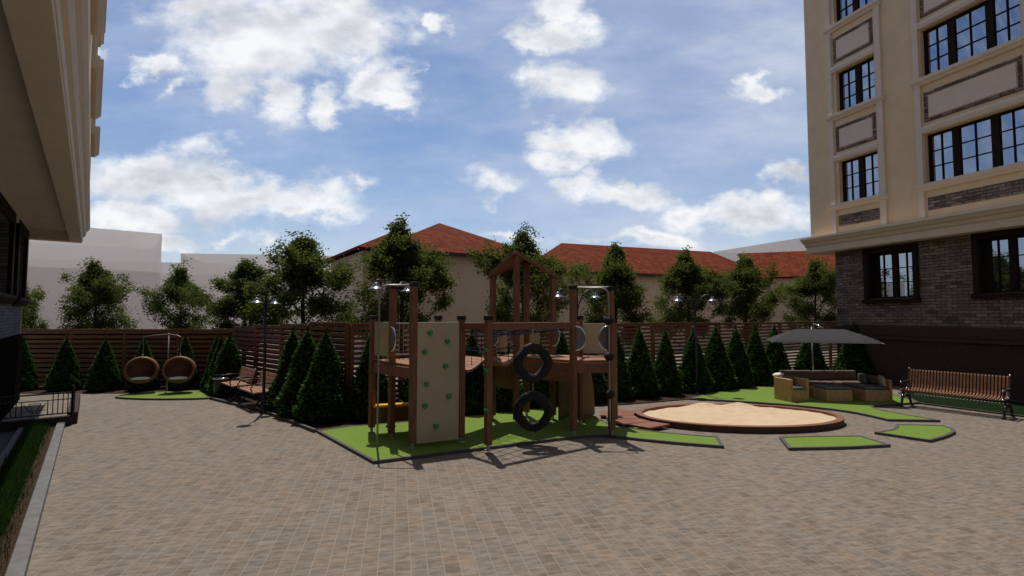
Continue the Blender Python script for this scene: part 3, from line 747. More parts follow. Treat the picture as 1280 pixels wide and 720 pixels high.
def house_long():
    org = Vector((2.55, 30.0, 0)); u = Vector((.93, .37, 0)).normalized(); v = Vector((-u.y, u.x, 0)); A, Bd = 17.6, 8.5
    h = thing('house', 'long beige house with low red tile roof behind the conifer row', 'house', org)
    e, rz = 4.95, 7.25; z = Vector((0,0,e))
    E = [org+z, org+u*A+z, org+u*A+v*Bd+z, org+v*Bd+z]
    r0, r1 = org+u*2.6+v*Bd/2+Vector((0,0,rz)), org+u*(A-2.0)+v*Bd/2+Vector((0,0,rz))
    # second wing that comes forward at the right end
    w = Vector((.94, -.34, 0)); wn = Vector((.34, .94, 0)); K = org+u*(A-1.0)
    m = MB(); m.prism([((org+u*a+v*b).x, (org+u*a+v*b).y) for a, b in ((.4,.4),(A-.4,.4),(A-.4,Bd-.4),(.4,Bd-.4))], 0, e)
    m.build('wall', M['wall_house'], h, org)
    roof_part('roof', [(E[0],E[1],r1,r0), (E[3],E[0],r0), (E[2],E[3],r0,r1), (E[1],E[2],r1)], h, org)
    m = MB()
    for a, b in ((E[0],E[1]), (E[3],E[0]), (E[2],E[3])): m.bar(a-Vector((0,0,.10)), b-Vector((0,0,.10)), .05, .2)
    m.build('eave', M['eave'], h, org)
    m = MB(); Wl = 12
    G0 = K + Vector((0,0,e+.05)); G1 = K + w*Wl + Vector((0,0,e+.05)); H0 = K+wn*8+Vector((0,0,e+.05)); H1 = K+w*Wl+wn*8+Vector((0,0,e+.05))
    q0 = K+wn*4-w*1.5+Vector((0,0,rz-.05)); q1 = K+w*(Wl-2)+wn*4+Vector((0,0,rz-.05))
    roof_part('wing_roof', [(G0,G1,q1,q0), (H1,H0,q0,q1), (G1,H1,q1)], h, org)
    m.prism([((K+w*a+wn*b).x, (K+w*a+wn*b).y) for a, b in ((.3,.4),(Wl-.4,.4),(Wl-.4,7.6),(.3,7.6))], 0, e+.04); m.build('wing_wall', M['wall_house'], h, org)
house_long()

def block(label, P, h):
    c = Vector((sum(p[0] for p in P)/len(P), sum(p[1] for p in P)/len(P), 0))
    m = MB(); m.prism(P, 0, h)
    tag(m.build('block_building', M['massing'], None, c), label, 'building')
block('tall pale translucent block building furthest left, rising above the lower block', [(-60,44),(-41.3,60),(-52,74),(-78,60)], 11.9)
block('long low pale translucent block building behind the left board fence', [(-60,40),(-17,52),(-20,66),(-66,56)], 7.25)
block('pale translucent block building between the tall block and the red roofed house', [(-45.5,70),(-18,74),(-20,92),(-52,88)], 10.8)
block('pale translucent block building far right, above the long red roof', [(21,53),(26.5,38.5),(48,45),(43,62)], 8.9)

# ------------------------------------------------------------------ trees and conifers
def tree_meshes(seed, H=5.2, Rm=1.72):
    r = random.Random(seed)
    t = MB(); cr = MB(); tips = []
    lean = Vector((r.uniform(-.04, .04), r.uniform(-.04, .04), 0))
    P = [Vector((0,0,0)) + lean*z*z*.12 + Vector((r.uniform(-.03,.03), r.uniform(-.03,.03), 0)) + Vector((0,0,z)) for z in [H*.93*i/9 for i in range(10)]]
    t.tube(P, [.085*(1-.9*i/9)+.006 for i in range(10)], 7)
    def branch(p, d, ln, rad, lev):
        pts = [p]; q = p.copy(); dd = d.copy()
        for i in range(4):
            dd = (dd + Vector((r.uniform(-.22,.22), r.uniform(-.22,.22), r.uniform(-.02,.24)))).normalized()
            q = q + dd*ln/4; pts.append(q.copy())
        t.tube(pts, [rad*(1-.8*i/4) for i in range(5)], 5 if lev < 2 else 4, cap=False)
        if lev >= 2:
            tips.extend([pts[2], pts[3], pts[4]]); return
        for i in range(5 if lev == 0 else 3):
            f = r.uniform(.35, 1.0); k = min(3, int(f*4)); s = pts[k].lerp(pts[k+1], f*4-k)
            a = r.uniform(0, 2*PI); sd = Vector((math.cos(a), math.sin(a), r.uniform(-.1, .6)))
            branch(s, (dd*.75 + sd*.8).normalized(), ln*r.uniform(.38, .58), rad*.45, lev+1)
        tips.append(pts[4])
    n = 25
    for i in range(n):
        f = .20 + .74*(i/(n-1))**.95
        k = min(8, int(f*9)); s = P[k].lerp(P[k+1], f*9-k)
        a = i*2.399 + r.uniform(-.4, .4)
        env = min(1.0, .78+(f-.2)*1.0) if f < .44 else 1 - ((f-.44)/.48)**.82*.93
        env = max(.10, env) * r.uniform(.6, 1.18)
        up = .22 + f*1.15
        branch(s, Vector((math.cos(a), math.sin(a), up)).normalized(), Rm*env, .03*(1.2-f), 0)
    for i in range(7):
        k = r.choice((6, 7, 7, 8)); a = r.uniform(0, 2*PI)
        branch(P[k], Vector((math.cos(a)*.45, math.sin(a)*.45, 1)).normalized(), r.uniform(.7, 1.15), .014, 2)
    tips.append(P[9]); tips.append(P[9]+Vector((0,0,.10)))
    for c in tips:
        if r.random() < .08 + .30*max(0, c.z/H-.66)/.3: continue
        nl = r.randint(9, 17); sg = r.uniform(.085, .165)*(1 - .35*max(0, c.z/H-.6)/.4)
        for _ in range(nl*2+3):
            p = c + Vector((r.gauss(0, sg), r.gauss(0, sg), r.gauss(0, sg*.85)))
            nrm = Vector((r.gauss(0, 1), r.gauss(0, 1), abs(r.gauss(0, 1))+.25)).normalized()
            a = Vector((r.gauss(0, 1), r.gauss(0, 1), r.gauss(0, .6))); a = (a - nrm*a.dot(nrm)).normalized(); b = nrm.cross(a)
            s = r.uniform(.034, .060); w = s*r.uniform(.42, .6)
            cr.add([p-a*s, p-a*s*.1+b*w-nrm*.008, p+a*s, p-a*s*.1-b*w-nrm*.008], [(0,1,2,3)])
    return t, cr

proto = []
for sd in (11, 23, 37, 58):
    t, cr = tree_meshes(sd)
    o = thing('leafy_tree', 'tree', 'tree')
    t.build('trunk', M['bark'], o, smooth=True); cr.build('crown', M['leaf'], o)
    proto.append([o, False])
TREES = [(-18.3,19,3.85,0,.8,'loose leafy tree mostly hidden by the left building, only twigs showing'),
    (-15.1,18.6,4.45,1,.98,'round leafy tree beyond the left board fence, standing above the tall pale block'),
    (-12.0,18.6,4.3,2,.92,'leafy tree beyond the board fence, second from the brown corner, above the hanging chairs'),
    (-9.35,18.0,4.5,3,1.12,'leafy tree behind the fence corner and twin headed lamp, left of the taller one'),
    (-6.75,16.6,5.2,0,1.12,'tall leafy tree just right of the benches, hiding the red roof end'),
    (-3.35,15.6,5.4,1,1.0,'tallest leafy tree, in front of the pyramid roofed house and beside the cream climbing wall'),
    (.4,17.0,5.4,2,1.0,'leafy tree behind the gabled wooden play tower'),
    (3.7,18.5,5.15,3,1.0,'leafy tree in front of the left end of the long red roof'),
    (7.0,20.3,5.05,1,1.02,'leafy tree behind the lamp post in the conifer row'),
    (9.85,21.6,5.1,0,.98,'leafy tree in front of the long house, right of the lamp post'),
    (13.7,23.2,5.1,2,1.0,'leafy tree beside the brick corner of the tall apartment building')]
for i, (x, y, h, k, wd, lab) in enumerate(TREES):
    if not proto[k][1]: o = proto[k][0]; proto[k][1] = True
    else: o = copy_tree(proto[k][0])
    o.location = (x, y, 0); o.rotation_euler = (0, 0, i*1.9); sc = h/5.2
    o.scale = (wd*sc*1.02, wd*sc*1.02, sc)
    tag(o, lab, 'tree', 'leafy trees beyond the fences')

def conifer_meshes(seed, H=2.0, Rb=.46):
    r = random.Random(seed)
    t = MB(); t.tube([(0,0,0), (0,0,.5), (0,0,1.0)], [.05,.045,.03], 7)
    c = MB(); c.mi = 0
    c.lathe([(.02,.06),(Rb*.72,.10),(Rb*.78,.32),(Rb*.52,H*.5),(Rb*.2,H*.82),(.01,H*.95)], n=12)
    c.mi = 1
    ph = [r.uniform(0, 6.28) for _ in range(4)]
    N = 4600
    for i in range(N):
        f = 1 - math.sqrt(r.random()*.985)      # more sprays low down
        z = .05 + f*(H-.14)
        a = r.uniform(0, 2*PI)
        lump = 1 + .07*math.sin(3*a+ph[0]+z*5) + .06*math.sin(5*a+ph[1]-z*9) + .05*math.sin(9*a+ph[2]+z*14)
        prof = (1-f)**.80 if f > .10 else (.84 + .16*f/.10)*(1-f)**.80
        rad = Rb*prof*lump*r.uniform(.80, 1.0) + .012
        base = Vector((math.cos(a)*rad, math.sin(a)*rad, z))
        out = Vector((math.cos(a), math.sin(a), 0))
        d = (out*r.uniform(.35, .9) + Vector((0,0,r.uniform(.25, 1.0))) + Vector((r.gauss(0,.25), r.gauss(0,.25), 0))).normalized()
        side = Vector((-math.sin(a+r.uniform(-.9,.9)), math.cos(a+r.uniform(-.9,.9)), r.uniform(-.4,.4)))
        side = (side - d*side.dot(d)).normalized()
        L = r.uniform(.05, .10)*(1-.35*f); w = L*r.uniform(.24, .40)
        p0 = base - d*L*.4
        c.add([p0, p0+d*L*.55+side*w, p0+d*L*1.15, p0+d*L*.55-side*w], [(0,1,2,3)])
    for k in range(26):
        a = r.uniform(0, 2*PI); z = H-.10+k*.004; d = Vector((math.cos(a)*.3, math.sin(a)*.3, 1)).normalized(); s = Vector((-math.sin(a), math.cos(a), 0))
        p = Vector((0, 0, z-.05)); c.add([p, p+d*.05+s*.016, p+d*.11, p+d*.05-s*.016], [(0,1,2,3)])
    return t, c
cproto = []
for sd in (3, 8, 15):
    t, c = conifer_meshes(sd)
    o = thing('thuja_conifer', 'conifer', 'conifer')
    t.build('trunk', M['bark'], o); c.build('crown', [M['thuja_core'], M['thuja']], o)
    cproto.append([o, False])
CON = [(-14.9,15.7,1.68,.44,'cone shaped conifer half hidden by the left building, against the brown board fence'),
    (-13.6,15.7,1.66,.44,'cone shaped conifer behind the light well railing'),
    (-12.4,15.7,1.66,.44,'cone shaped conifer between the railing and the left hanging chair'),
    (-11.3,15.8,1.70,.45,'narrow conifer directly behind the left hanging chair'),
    (-10.1,15.9,1.70,.45,'narrow conifer directly behind the right hanging chair'),
    (-8.95,15.6,1.74,.40,'leftmost of three crowded conifers at the fence corner'),
    (-8.62,15.25,1.78,.40,'middle of three crowded conifers at the fence corner'),
    (-8.2,14.95,1.86,.46,'rightmost of three crowded conifers at the fence corner, beside the litter bin'),
    (-5.33,12.5,2.0,.50,'conifer nearest the left lamp post, first of three overlapping ones'),
    (-4.72,11.85,2.04,.50,'middle of the three overlapping conifers beside the left lamp post'),
    (-4.08,11.28,2.06,.56,'broad conifer nearest the viewer, at the left tip of the playground turf'),
    (-3.12,11.45,2.0,.46,'conifer behind the steel sliding pole and cream side panel'),
    (-2.1,11.75,1.98,.45,'conifer behind the cream climbing wall'),
    (-.95,12.15,2.0,.45,'conifer behind the wavy bridge'),
    (-.2,12.55,1.95,.42,'conifer behind the green studded playground post'),
    (.62,12.95,1.96,.42,'conifer behind the hanging tyres'),
    (1.3,13.35,1.96,.42,'conifer behind the brown apron of the play deck'),
    (2.05,13.75,1.98,.42,'conifer behind the curved climbing arch'),
    (2.85,14.15,1.98,.42,'conifer behind the pole with black balls'),
    (3.6,14.5,2.02,.44,'first conifer clear of the playground, behind the terracotta boards'),
    (4.45,14.9,1.98,.44,'second conifer clear of the playground, behind the left half of the sand pit'),
    (5.42,15.4,1.98,.45,'third conifer clear of the playground, left of the lamp post in the row'),
    (6.32,15.95,2.02,.46,'conifer just right of the lamp post in the row'),
    (7.15,16.4,2.0,.46,'second conifer right of the lamp post in the row'),
    (8.05,17.0,2.02,.46,'conifer third right of the lamp post, left of the umbrella tip'),
    (8.95,17.5,1.98,.46,'conifer behind the left edge of the umbrella'),
    (10.7,18.45,1.98,.5,'conifer behind the umbrella pole'),
    (12.0,18.0,2.04,.60,'conifer behind the right side of the umbrella, beside the granite plinth')]
for i, (x, y, h, rb, lab) in enumerate(CON):
    k = i % 3
    if not cproto[k][1]: o = cproto[k][0]; cproto[k][1] = True
    else: o = copy_tree(cproto[k][0])
    o.location = (x, y, 0); o.rotation_euler = (0, 0, i*2.3); wd_ = rb/.46*(1.0 if y > 15.1 and x < -6 else 1.16)*(.94+.13*((i*7) % 5)/4); o.scale = (wd_, wd_*(.95+.1*((i*3) % 4)/3), h/2.0*(.975+.05*((i*5) % 7)/6))
    tag(o, lab, 'conifer', 'cone shaped conifers along the fences')

# ------------------------------------------------------------------ playground
POS = dict(a=(-2.72,10.05), b=(-2.22,9.54), c=(-1.70,8.86), d=(-.91,9.25), tb=(-1.42,9.88), a2=(-1.95,10.40), e=(-.40,8.71), f=(-.42,11.26), g=(.33,11.62), h=(.09,10.76), h2=(.89,11.28), j=(1.17,9.82), k=(1.41,10.76), i=(1.90,9.88), m=(2.14,10.84))
TOPS = dict(a=2.22, b=2.80, c=2.80, d=2.22, tb=2.22, a2=2.15, e=2.22, f=3.12, g=3.50, h=3.56, h2=3.12, j=2.80, k=2.22, i=2.78, m=2.14)
BASE = .042
def pv(k, z): return Vector((*POS[k], z))
def playground():
    org = Vector((0, 10, 0))
    pg = thing('playground_tower', 'wooden playground with gabled tower, cream climbing wall, decks and rope net', 'playground', org)
    ang = R(39)
    for k in POS:
        p = POS[k]; m = MB(); m.rbox(p[0], p[1], .13, TOPS[k], .112, .112, ang)
        po = m.build('post', M['wood'], pg, org, bevel=.016)
        m = MB(); m.tube([(p[0], p[1], BASE), (p[0], p[1], .14)], .03, 8); m.rbox(p[0], p[1], BASE-.002, BASE+.008, .1, .1, ang); m.build('post_foot', M['galv'], po, org)
        if k not in ('f', 'g', 'h', 'h2'):
            m = MB(); m.rbox(p[0], p[1], TOPS[k], TOPS[k]+.075, .124, .124, ang); m.build('post_cap', M['black'], po, org, bevel=.008)
    def deck(keys, z=1.44, beam=.19):
        P = [POS[q] for q in keys]; _, I = offset_poly(P, .02)
        m = MB(); m.prism(I, z-.045, z); o = m.build('deck', M['wood_deck'], pg, org)
        m = MB()
        for q in range(len(keys)):
            m.bar(pv(keys[q], z-.05-beam/2), pv(keys[(q+1) % len(keys)], z-.05-beam/2), .05, beam)
        m.build('deck_beam', M['wood'], o, org)
    deck(['a','c','d','a2']); deck(['f','h','h2','g']); deck(['h','j','i','m','h2'])
    # gabled roof of two thin slopes meeting between the two tall posts
    rh, rg = pv('h', 3.62), pv('g', 3.56); eL, eR = pv('f', 3.2), pv('h2', 3.2)
    rh2 = rh + (rh-rg)*.12; rg2 = rg + (rg-rh)*.12
    for e, pr in ((eL, 'L'), (eR, 'R')):
        mid = (rh+rg)/2; e2 = e + (e-mid)*.16; e2.z = e.z - .06
        m = MB(); a, b = rh2, rg2
        m.bar(a, e2, .045, .07); m.bar(b, e2, .045, .07)
        tpt = a.lerp(e2, .02); m.add([a, b, e2, a+Vector((0,0,.03)), b+Vector((0,0,.03)), e2+Vector((0,0,.03))], [(0,1,2),(5,4,3),(0,3,4,1),(1,4,5,2),(2,5,3,0)])
        m.build('roof_slope', M['wood'], pg, org)
    # climbing wall
    c, d = pv('c', 0), pv('d', 0); u = (d-c).normalized(); w = Vector((u.y, -u.x, 0)); Lw = (d-c).length
    p0, p1 = c + u*.06 + w*.03, d - u*.055 + w*.03
    m = MB(); m.bar(p0+Vector((0,0,1.145)), p1+Vector((0,0,1.145)), .03, 2.07)
    cw = m.build('climbing_wall', M['panel'], pg, org, bevel=.006)
    for fx, z in ((.29,1.985),(.71,1.835),(.17,1.655),(.66,1.40),(.22,1.105),(.75,.87),(.19,.735),(.45,.375)):
        q = p0.lerp(p1, fx) + w*.03 + Vector((0,0,z)); m = MB()
        prof = [(-.055,.022),(-.04,.04),(-.015,.042),(0,.030),(.015,.042),(.04,.04),(.055,.022),(.045,-.012),(.02,-.035),(0,-.042),(-.02,-.035),(-.045,-.012)]
        front = [q + u*(x*.72) + Vector((0,0,y*.85)) + w*.032 for x, y in prof]; back = [q + u*x + Vector((0,0,y)) - w*.014 for x, y in prof]
        n = len(prof); m.add(front+back, [tuple(range(n))] + [tuple(range(2*n-1, n-1, -1))] + [(i_, n+i_, n+(i_+1) % n, (i_+1) % n) for i_ in range(n)])
        m.build('climbing_hold', M['green'], cw, org, bevel=.006)
    for z, s in ((1.72, 1), (1.38, -1), (1.05, 1), (.72, -1), (1.72, -1)):
        m = MB(); q = pv('e', z); uu = Vector((math.cos(ang+.4), math.sin(ang+.4), 0))*s
        m.ball(q + uu*.06 + Vector((0,-.02,0)), .042, 10, 7, (1, 1, .8)); m.build('foot_peg', M['green'], pg, org, smooth=True)
    # cream side panels
    def panel(k0, k1, f0, f1, z0, z1, mat='panel', feet=True, name='side_panel', off=0):
        a, b = pv(k0, 0), pv(k1, 0); dd = (b-a).normalized(); nn = Vector((dd.y, -dd.x, 0))*off
        m = MB(); m.bar(a.lerp(b, f0)+nn+Vector((0,0,(z0+z1)/2)), a.lerp(b, f1)+nn+Vector((0,0,(z0+z1)/2)), .022, z1-z0)
        o = m.build(name, M[mat], pg, org, bevel=.004)
        if feet:
            m = MB()
            for f in (.2, .8):
                q = a.lerp(b, f0+(f1-f0)*f); m.tube([q+Vector((0,0,1.44)), q+Vector((0,0,z0))], .012, 6)
            m.build('panel_foot', M['galv'], o, org)
    panel('a', 'b', .10, .92, 1.53, 2.17); panel('k', 'm', .09, .93, 1.50, 2.13); panel('f', 'g', .16, .42, 1.5, 2.08); panel('f', 'g', .62, .92, 1.5, 2.08); panel('g', 'h2', .12, .5, 1.5, 2.08)
    # apron boards below the deck and the little counter inside the left tower
    panel('h', 'j', .06, .95, 1.02, 1.22, 'wood', False, 'apron_board', .03); panel('h2', 'h', .08, .92, .95, 1.20, 'wood', False, 'apron_board'); panel('f', 'h', .1, .9, .75, 1.2, 'wood', False, 'apron_board')
    a, cc = pv('a2', 0), pv('tb', 0); inn = (pv('b', 0)-pv('tb', 0)).normalized()
    m = MB(); sA, sB = Vector((-2.60,9.78,0)), Vector((-1.93,10.03,0)); bk = Vector((-.11,.28,0)); P = [sA, sB, sB+bk, sA+bk]; m.prism([(p.x, p.y) for p in P], .545, .575); o = m.build('counter', M['yellow'], pg, org, bevel=.006)
    m = MB(); m.bar(sA+bk*.15+Vector((0,0,.40)), sB+bk*.15+Vector((0,0,.40)), .03, .27); m.build('counter_front', M['wood'], o, org)
    m = MB(); m.bar(a+Vector((0,0,1.1)), cc+Vector((0,0,1.1)), .03, .2); m.build('apron_board', M['wood'], pg, org)
    # rail of upright bars at the back of the left tower
    a, b = pv('a', 0), pv('a2', 0); m = MB()
    m.tube([a.lerp(b, .06)+Vector((0,0,2.14)), a.lerp(b, .94)+Vector((0,0,2.14))], .013, 6); m.tube([a.lerp(b, .06)+Vector((0,0,1.52)), a.lerp(b, .94)+Vector((0,0,1.52))], .013, 6)
    for q in range(9): s = a.lerp(b, .08+q*.105); m.tube([s+Vector((0,0,1.52)), s+Vector((0,0,2.14))], .009, 6)
    m.build('bar_rail', M['steel'], pg, org)
    # grab plates: grey half discs with a bent steel rim
    def grab(k0, k1, r=.225, z=1.86, bulge=.78):
        a, b = pv(k0, z), pv(k1, z); dd = (b-a).normalized(); nn = Vector((dd.y, -dd.x, 0))*.045
        pts = [a + nn + dd*(.05 + r*bulge*math.sin(PI*i/14)*1.0) + Vector((0,0,-r*math.cos(PI*i/14))) for i in range(15)]
        m = MB(); m.tube([pts[0]-dd*.05-nn*.5] + pts + [pts[-1]-dd*.05-nn*.5], .016, 8)
        o = m.build('grab_handle', M['chrome'], pg, org, smooth=True)
        m = MB(); n = len(pts); m.add([p+nn*.15 for p in pts]+[p-nn*.15 for p in pts], [tuple(range(n)), tuple(range(2*n-1, n-1, -1))]+[(i_, n+i_, n+i_+1, i_+1) for i_ in range(n-1)])
        m.build('grab_plate', M['grey_plate'], o, org)
    for q in (('b','c'),('c','b'),('j','i'),('i','j'),('h2','k'),('k','h2'),('f','h'),('h','f')): grab(*q)
    # top beams and the flat rope net between them
    m = MB()
    for q, r_ in (('d','e'),('e','j')): m.bar(pv(q, 2.11), pv(r_, 2.11), .07, .12)
    m.bar(pv('j', 2.11), pv('k', 2.11), .06, .1)
    m.build('top_beam', M['wood'], pg, org, bevel=.008)
    C = [pv('d', 2.06), pv('e', 2.06), pv('j', 2.06), pv('h', 2.06)]
    m = MB()
    def bil(s, t): return C[0].lerp(C[3], s).lerp(C[1].lerp(C[2], s), t)
    def sag(s, t): p = bil(s, t); p.z -= .12*math.sin(PI*s)*(.35+.65*math.sin(PI*t)); return p
    for q in range(8):
        s = .03+q*.94/7; m.tube([sag(s, tt/8) for tt in range(9)], .010, 5)
    for q in range(5):
        t_ = .04+q*.92/4; m.tube([sag(ss/10, t_) for ss in range(11)], .010, 5)
    m.build('rope_net', M['rope'], pg, org)
    # wavy board bridge with rope rails
    m = MB(); A0, A1, B0, B1 = pv('d', 0), pv('tb', 0), pv('h', 0), pv('f', 0); nb = 19
    for q in range(nb):
        s0, s1 = q/nb, (q+.92)/nb
        z0, z1 = [1.39 - .085*math.sin(2*PI*1.5*s+.4) for s in (s0, s1)]
        a, b = A0.lerp(B0, s0), A1.lerp(B1, s0); c_, d_ = A0.lerp(B0, s1), A1.lerp(B1, s1)
        v = [a+Vector((0,0,z0)), b+Vector((0,0,z0)), d_+Vector((0,0,z1)), c_+Vector((0,0,z1))]
        m.add([x - Vector((0,0,.045)) for x in v]+v, [(0,1,2,3),(7,6,5,4),(0,4,5,1),(1,5,6,2),(2,6,7,3),(3,7,4,0)])
    br = m.build('bridge_deck', M['wood_deck'], pg, org)
    m = MB()
    for a, b in ((A0, B0), (A1, B1)):
        for z in (1.68, 1.95): m.tube([a.lerp(b, s/8)+Vector((0,0,z-.06*math.sin(PI*s/8))) for s in range(9)], .012, 5)
        for s in range(1, 6): q = a.lerp(b, s/6); m.tube([q+Vector((0,0,1.38)), q+Vector((0,0,1.92))], .007, 5)
    m.build('bridge_rope', M['rope'], br, org)
    # bent steel poles
    def pole(base, top, name, r_=.021):
        b = Vector((*base, BASE)); tp = Vector(top); pts = [b + Vector((0,0,z)) for z in (0, .6, 1.3, 2.0, 2.62)]
        dd = Vector((tp.x-b.x, tp.y-b.y, 0)); 
        for i in range(1, 9):
            g_ = PI/2*i/8; pts.append(b + Vector((0,0,2.62+.16*math.sin(g_))) + dd.normalized()*.16*(1-math.cos(g_)))
        pts.append(Vector((tp.x, tp.y, 2.62+.16+BASE)))
        m = MB(); m.tube(pts, r_, 10); return m.build(name, M['steel'], pg, org, smooth=True)
    pole((-2.30, 8.87), pv('c', 2.8), 'sliding_pole', .017)
    bp = pole((1.83, 9.69), pv('j', 2.8), 'ball_pole', .018)
    m = MB(); m.tube([pv('j', 2.84), pv('i', 2.84)], .018, 8); m.build('cross_bar', M['steel'], pg, org)
    m = MB(); m.tube([pv('b', 2.84), pv('c', 2.84)], .018, 8); m.build('cross_bar', M['steel'], pg, org)
    for z in (2.20, 1.53, .82):
        m = MB(); m.ball((1.83, 9.69, z), .098, 18, 12, (1, 1, .9)); m.build('climbing_ball', M['rubber'], bp, org, smooth=True)
    # curved climbing arch behind the right deck
    s0, dd = Vector((1.50, 10.95, 0)), Vector((.40, .92, 0)).normalized(); ww = Vector((-dd.y, dd.x, 0)); Ln, Hh = 1.0, 1.40
    for off in (0, .52):
        m = MB(); n = 14
        arc = [s0 + ww*off + dd*(Ln*math.sin(PI/2*i/n)) + Vector((0,0,max(BASE, Hh*math.cos(PI/2*i/n)))) for i in range(n+1)] + [s0+ww*off+Vector((0,0,BASE))]
        q = [p + ww*.03 for p in arc]; N = len(arc); m.add(arc+q, [tuple(range(N)), tuple(range(2*N-1, N-1, -1))]+[(i, N+i, N+(i+1) % N, (i+1) % N) for i in range(N)])
        m.build('arch_side', M['olive'], pg, org)
    m = MB()
    for i in range(1, 9):
        g_ = PI/2*i/9; q = s0+dd*(Ln*math.sin(g_)*.97)+Vector((0,0,Hh*math.cos(g_)*.97)); m.tube([q+ww*.03, q+ww*.52], .018, 6)
    m.build('arch_rung', M['steel'], pg, org)
playground()

# hanging tyres
def tyre(z, label, hang_top, hang_bot, rot, lobe):
    p = Vector((.375, 9.27, z)); o = thing('tyre_swing', label, 'tyre', (p.x, p.y, z), rot, 'tyres hanging from the playground beam')
    m = MB(); n, k = 48, 14; vs, fs = [], []
    for i in range(n):
        t = 2*PI*i/n; Rr = .268*(1 + lobe*math.cos(4*t) + .012*math.cos(9*t))
        for q in range(k):
            g_ = 2*PI*q/k; cr_ = math.copysign(abs(math.cos(g_))**.7, math.cos(g_)); sr = math.copysign(abs(math.sin(g_))**.7, math.sin(g_))
            rr = Rr + .082*cr_ + (.006 if q in (0, 1, k-1) and i % 2 else 0)
            vs.append((rr*math.cos(t), .075*sr, rr*math.sin(t)))
    for i in range(n):
        for q in range(k): fs.append((i*k+q, i*k+(q+1) % k, ((i+1) % n)*k+(q+1) % k, ((i+1) % n)*k+q))
    m.add(vs, fs); m.build('tread', M['rubber'], o, smooth=True)
    for a, b in hang_top + hang_bot:
        m = MB(); s = a
        while s < b - .01:
            m.ball((0, 0, s+.02), .014, 7, 5, (1, .5, 1.5)); s += .034
        m.tube([(0,0,a),(0,0,b)], .006, 5); m.build('chain', M['steel'], o)
tyre(1.445, 'upper black tyre hanging on a chain below the playground net beam', [(.335, .61)], [], R(14), .058)
tyre(.585, 'lower black tyre chained to the turf beneath the upper one', [(.335, .53)], [(-.54, -.335)], R(-10), .026)

# ------------------------------------------------------------------ sand pit and boards
def sandpit():
    cx, cy, a, b = 4.96, 11.42, 2.20, 1.34
    o = thing('sand_pit', 'large oval sand pit with low red brown timber rim', 'sand pit', (cx, cy, 0))
    n = 96; m = MB()
    def ring(k, z): return [((a-k)*math.cos(2*PI*i/n), (b-k*.95)*math.sin(2*PI*i/n), z) for i in range(n)]
    rings = [ring(0, 0), ring(0, .115)]
    m.mi = 0
    vs = sum(rings, []); m.add(vs, [(i, (i+1) % n, n+(i+1) % n, n+i) for i in range(n)])
    inner = [ring(.0, .115), ring(-.008, .118), ring(-.008, .135), ring(.13, .135), ring(.13, .03)]
    m.mi = 1
    vs = sum(inner, []); m.add(vs, [(q*n+i, q*n+(i+1) % n, (q+1)*n+(i+1) % n, (q+1)*n+i) for q in range(4) for i in range(n)])
    m.build('rim', [M['rim_side_shaded'], M['redtop']], o)
    s = MB(); vs, fs = [], []; K = 22; r = random.Random(4)
    bumps = [(-.15, .93, .16, .09), (.28, .95, .13, .10), (.1, .6, .35, .03), (-.5, .1, .4, .02), (.5, -.2, .4, .025)]
    for q in range(K+1):
        f = q/K
        for i in range(n):
            t = 2*PI*i/n; x, y = f*math.cos(t), f*math.sin(t)
            z = .085 + .012*math.sin(x*9+y*4)*math.cos(y*11-x*3) + .008*math.sin(x*23+1)*math.sin(y*19)
            for bx, by, bs, bh in bumps: z += bh*math.exp(-((x-bx)**2+(y-by)**2)/(bs*bs))
            vs.append((x*(a-.13), y*(b-.12), z))
    for q in range(K):
        for i in range(n): fs.append((q*n+i, q*n+(i+1) % n, (q+1)*n+(i+1) % n, (q+1)*n+i))
    s.add(vs, fs); s.build('sand', M['sand'], o, smooth=True)
    # fan of terracotta boards on the left side
    f = thing('board_terrace', 'fan of terracotta boards between the playground turf and the sand pit', 'decking', (2.6, 11.2, 0))
    edges = [R(x) for x in (150, 164, 178, 192, 206, 220)]
    for q in range(5):
        t0, t1 = edges[q]+R(.8), edges[q+1]-R(.8)
        ro = (.80 if q % 2 else .70)
        P = [(cx+(a+.05)*math.cos(t), cy+(b+.05)*math.sin(t)) for t in (t0, (t0+t1)/2, t1)] + [(cx+(a+ro)*math.cos(t), cy+(b+ro*.85)*math.sin(t)) for t in (t1, (t0+t1)/2, t0)]
        m = MB(); m.prism(P, .052, .078+.004*q); m.build('board', M['redtop'], f, (2.6, 11.2, 0), bevel=.006)
sandpit()

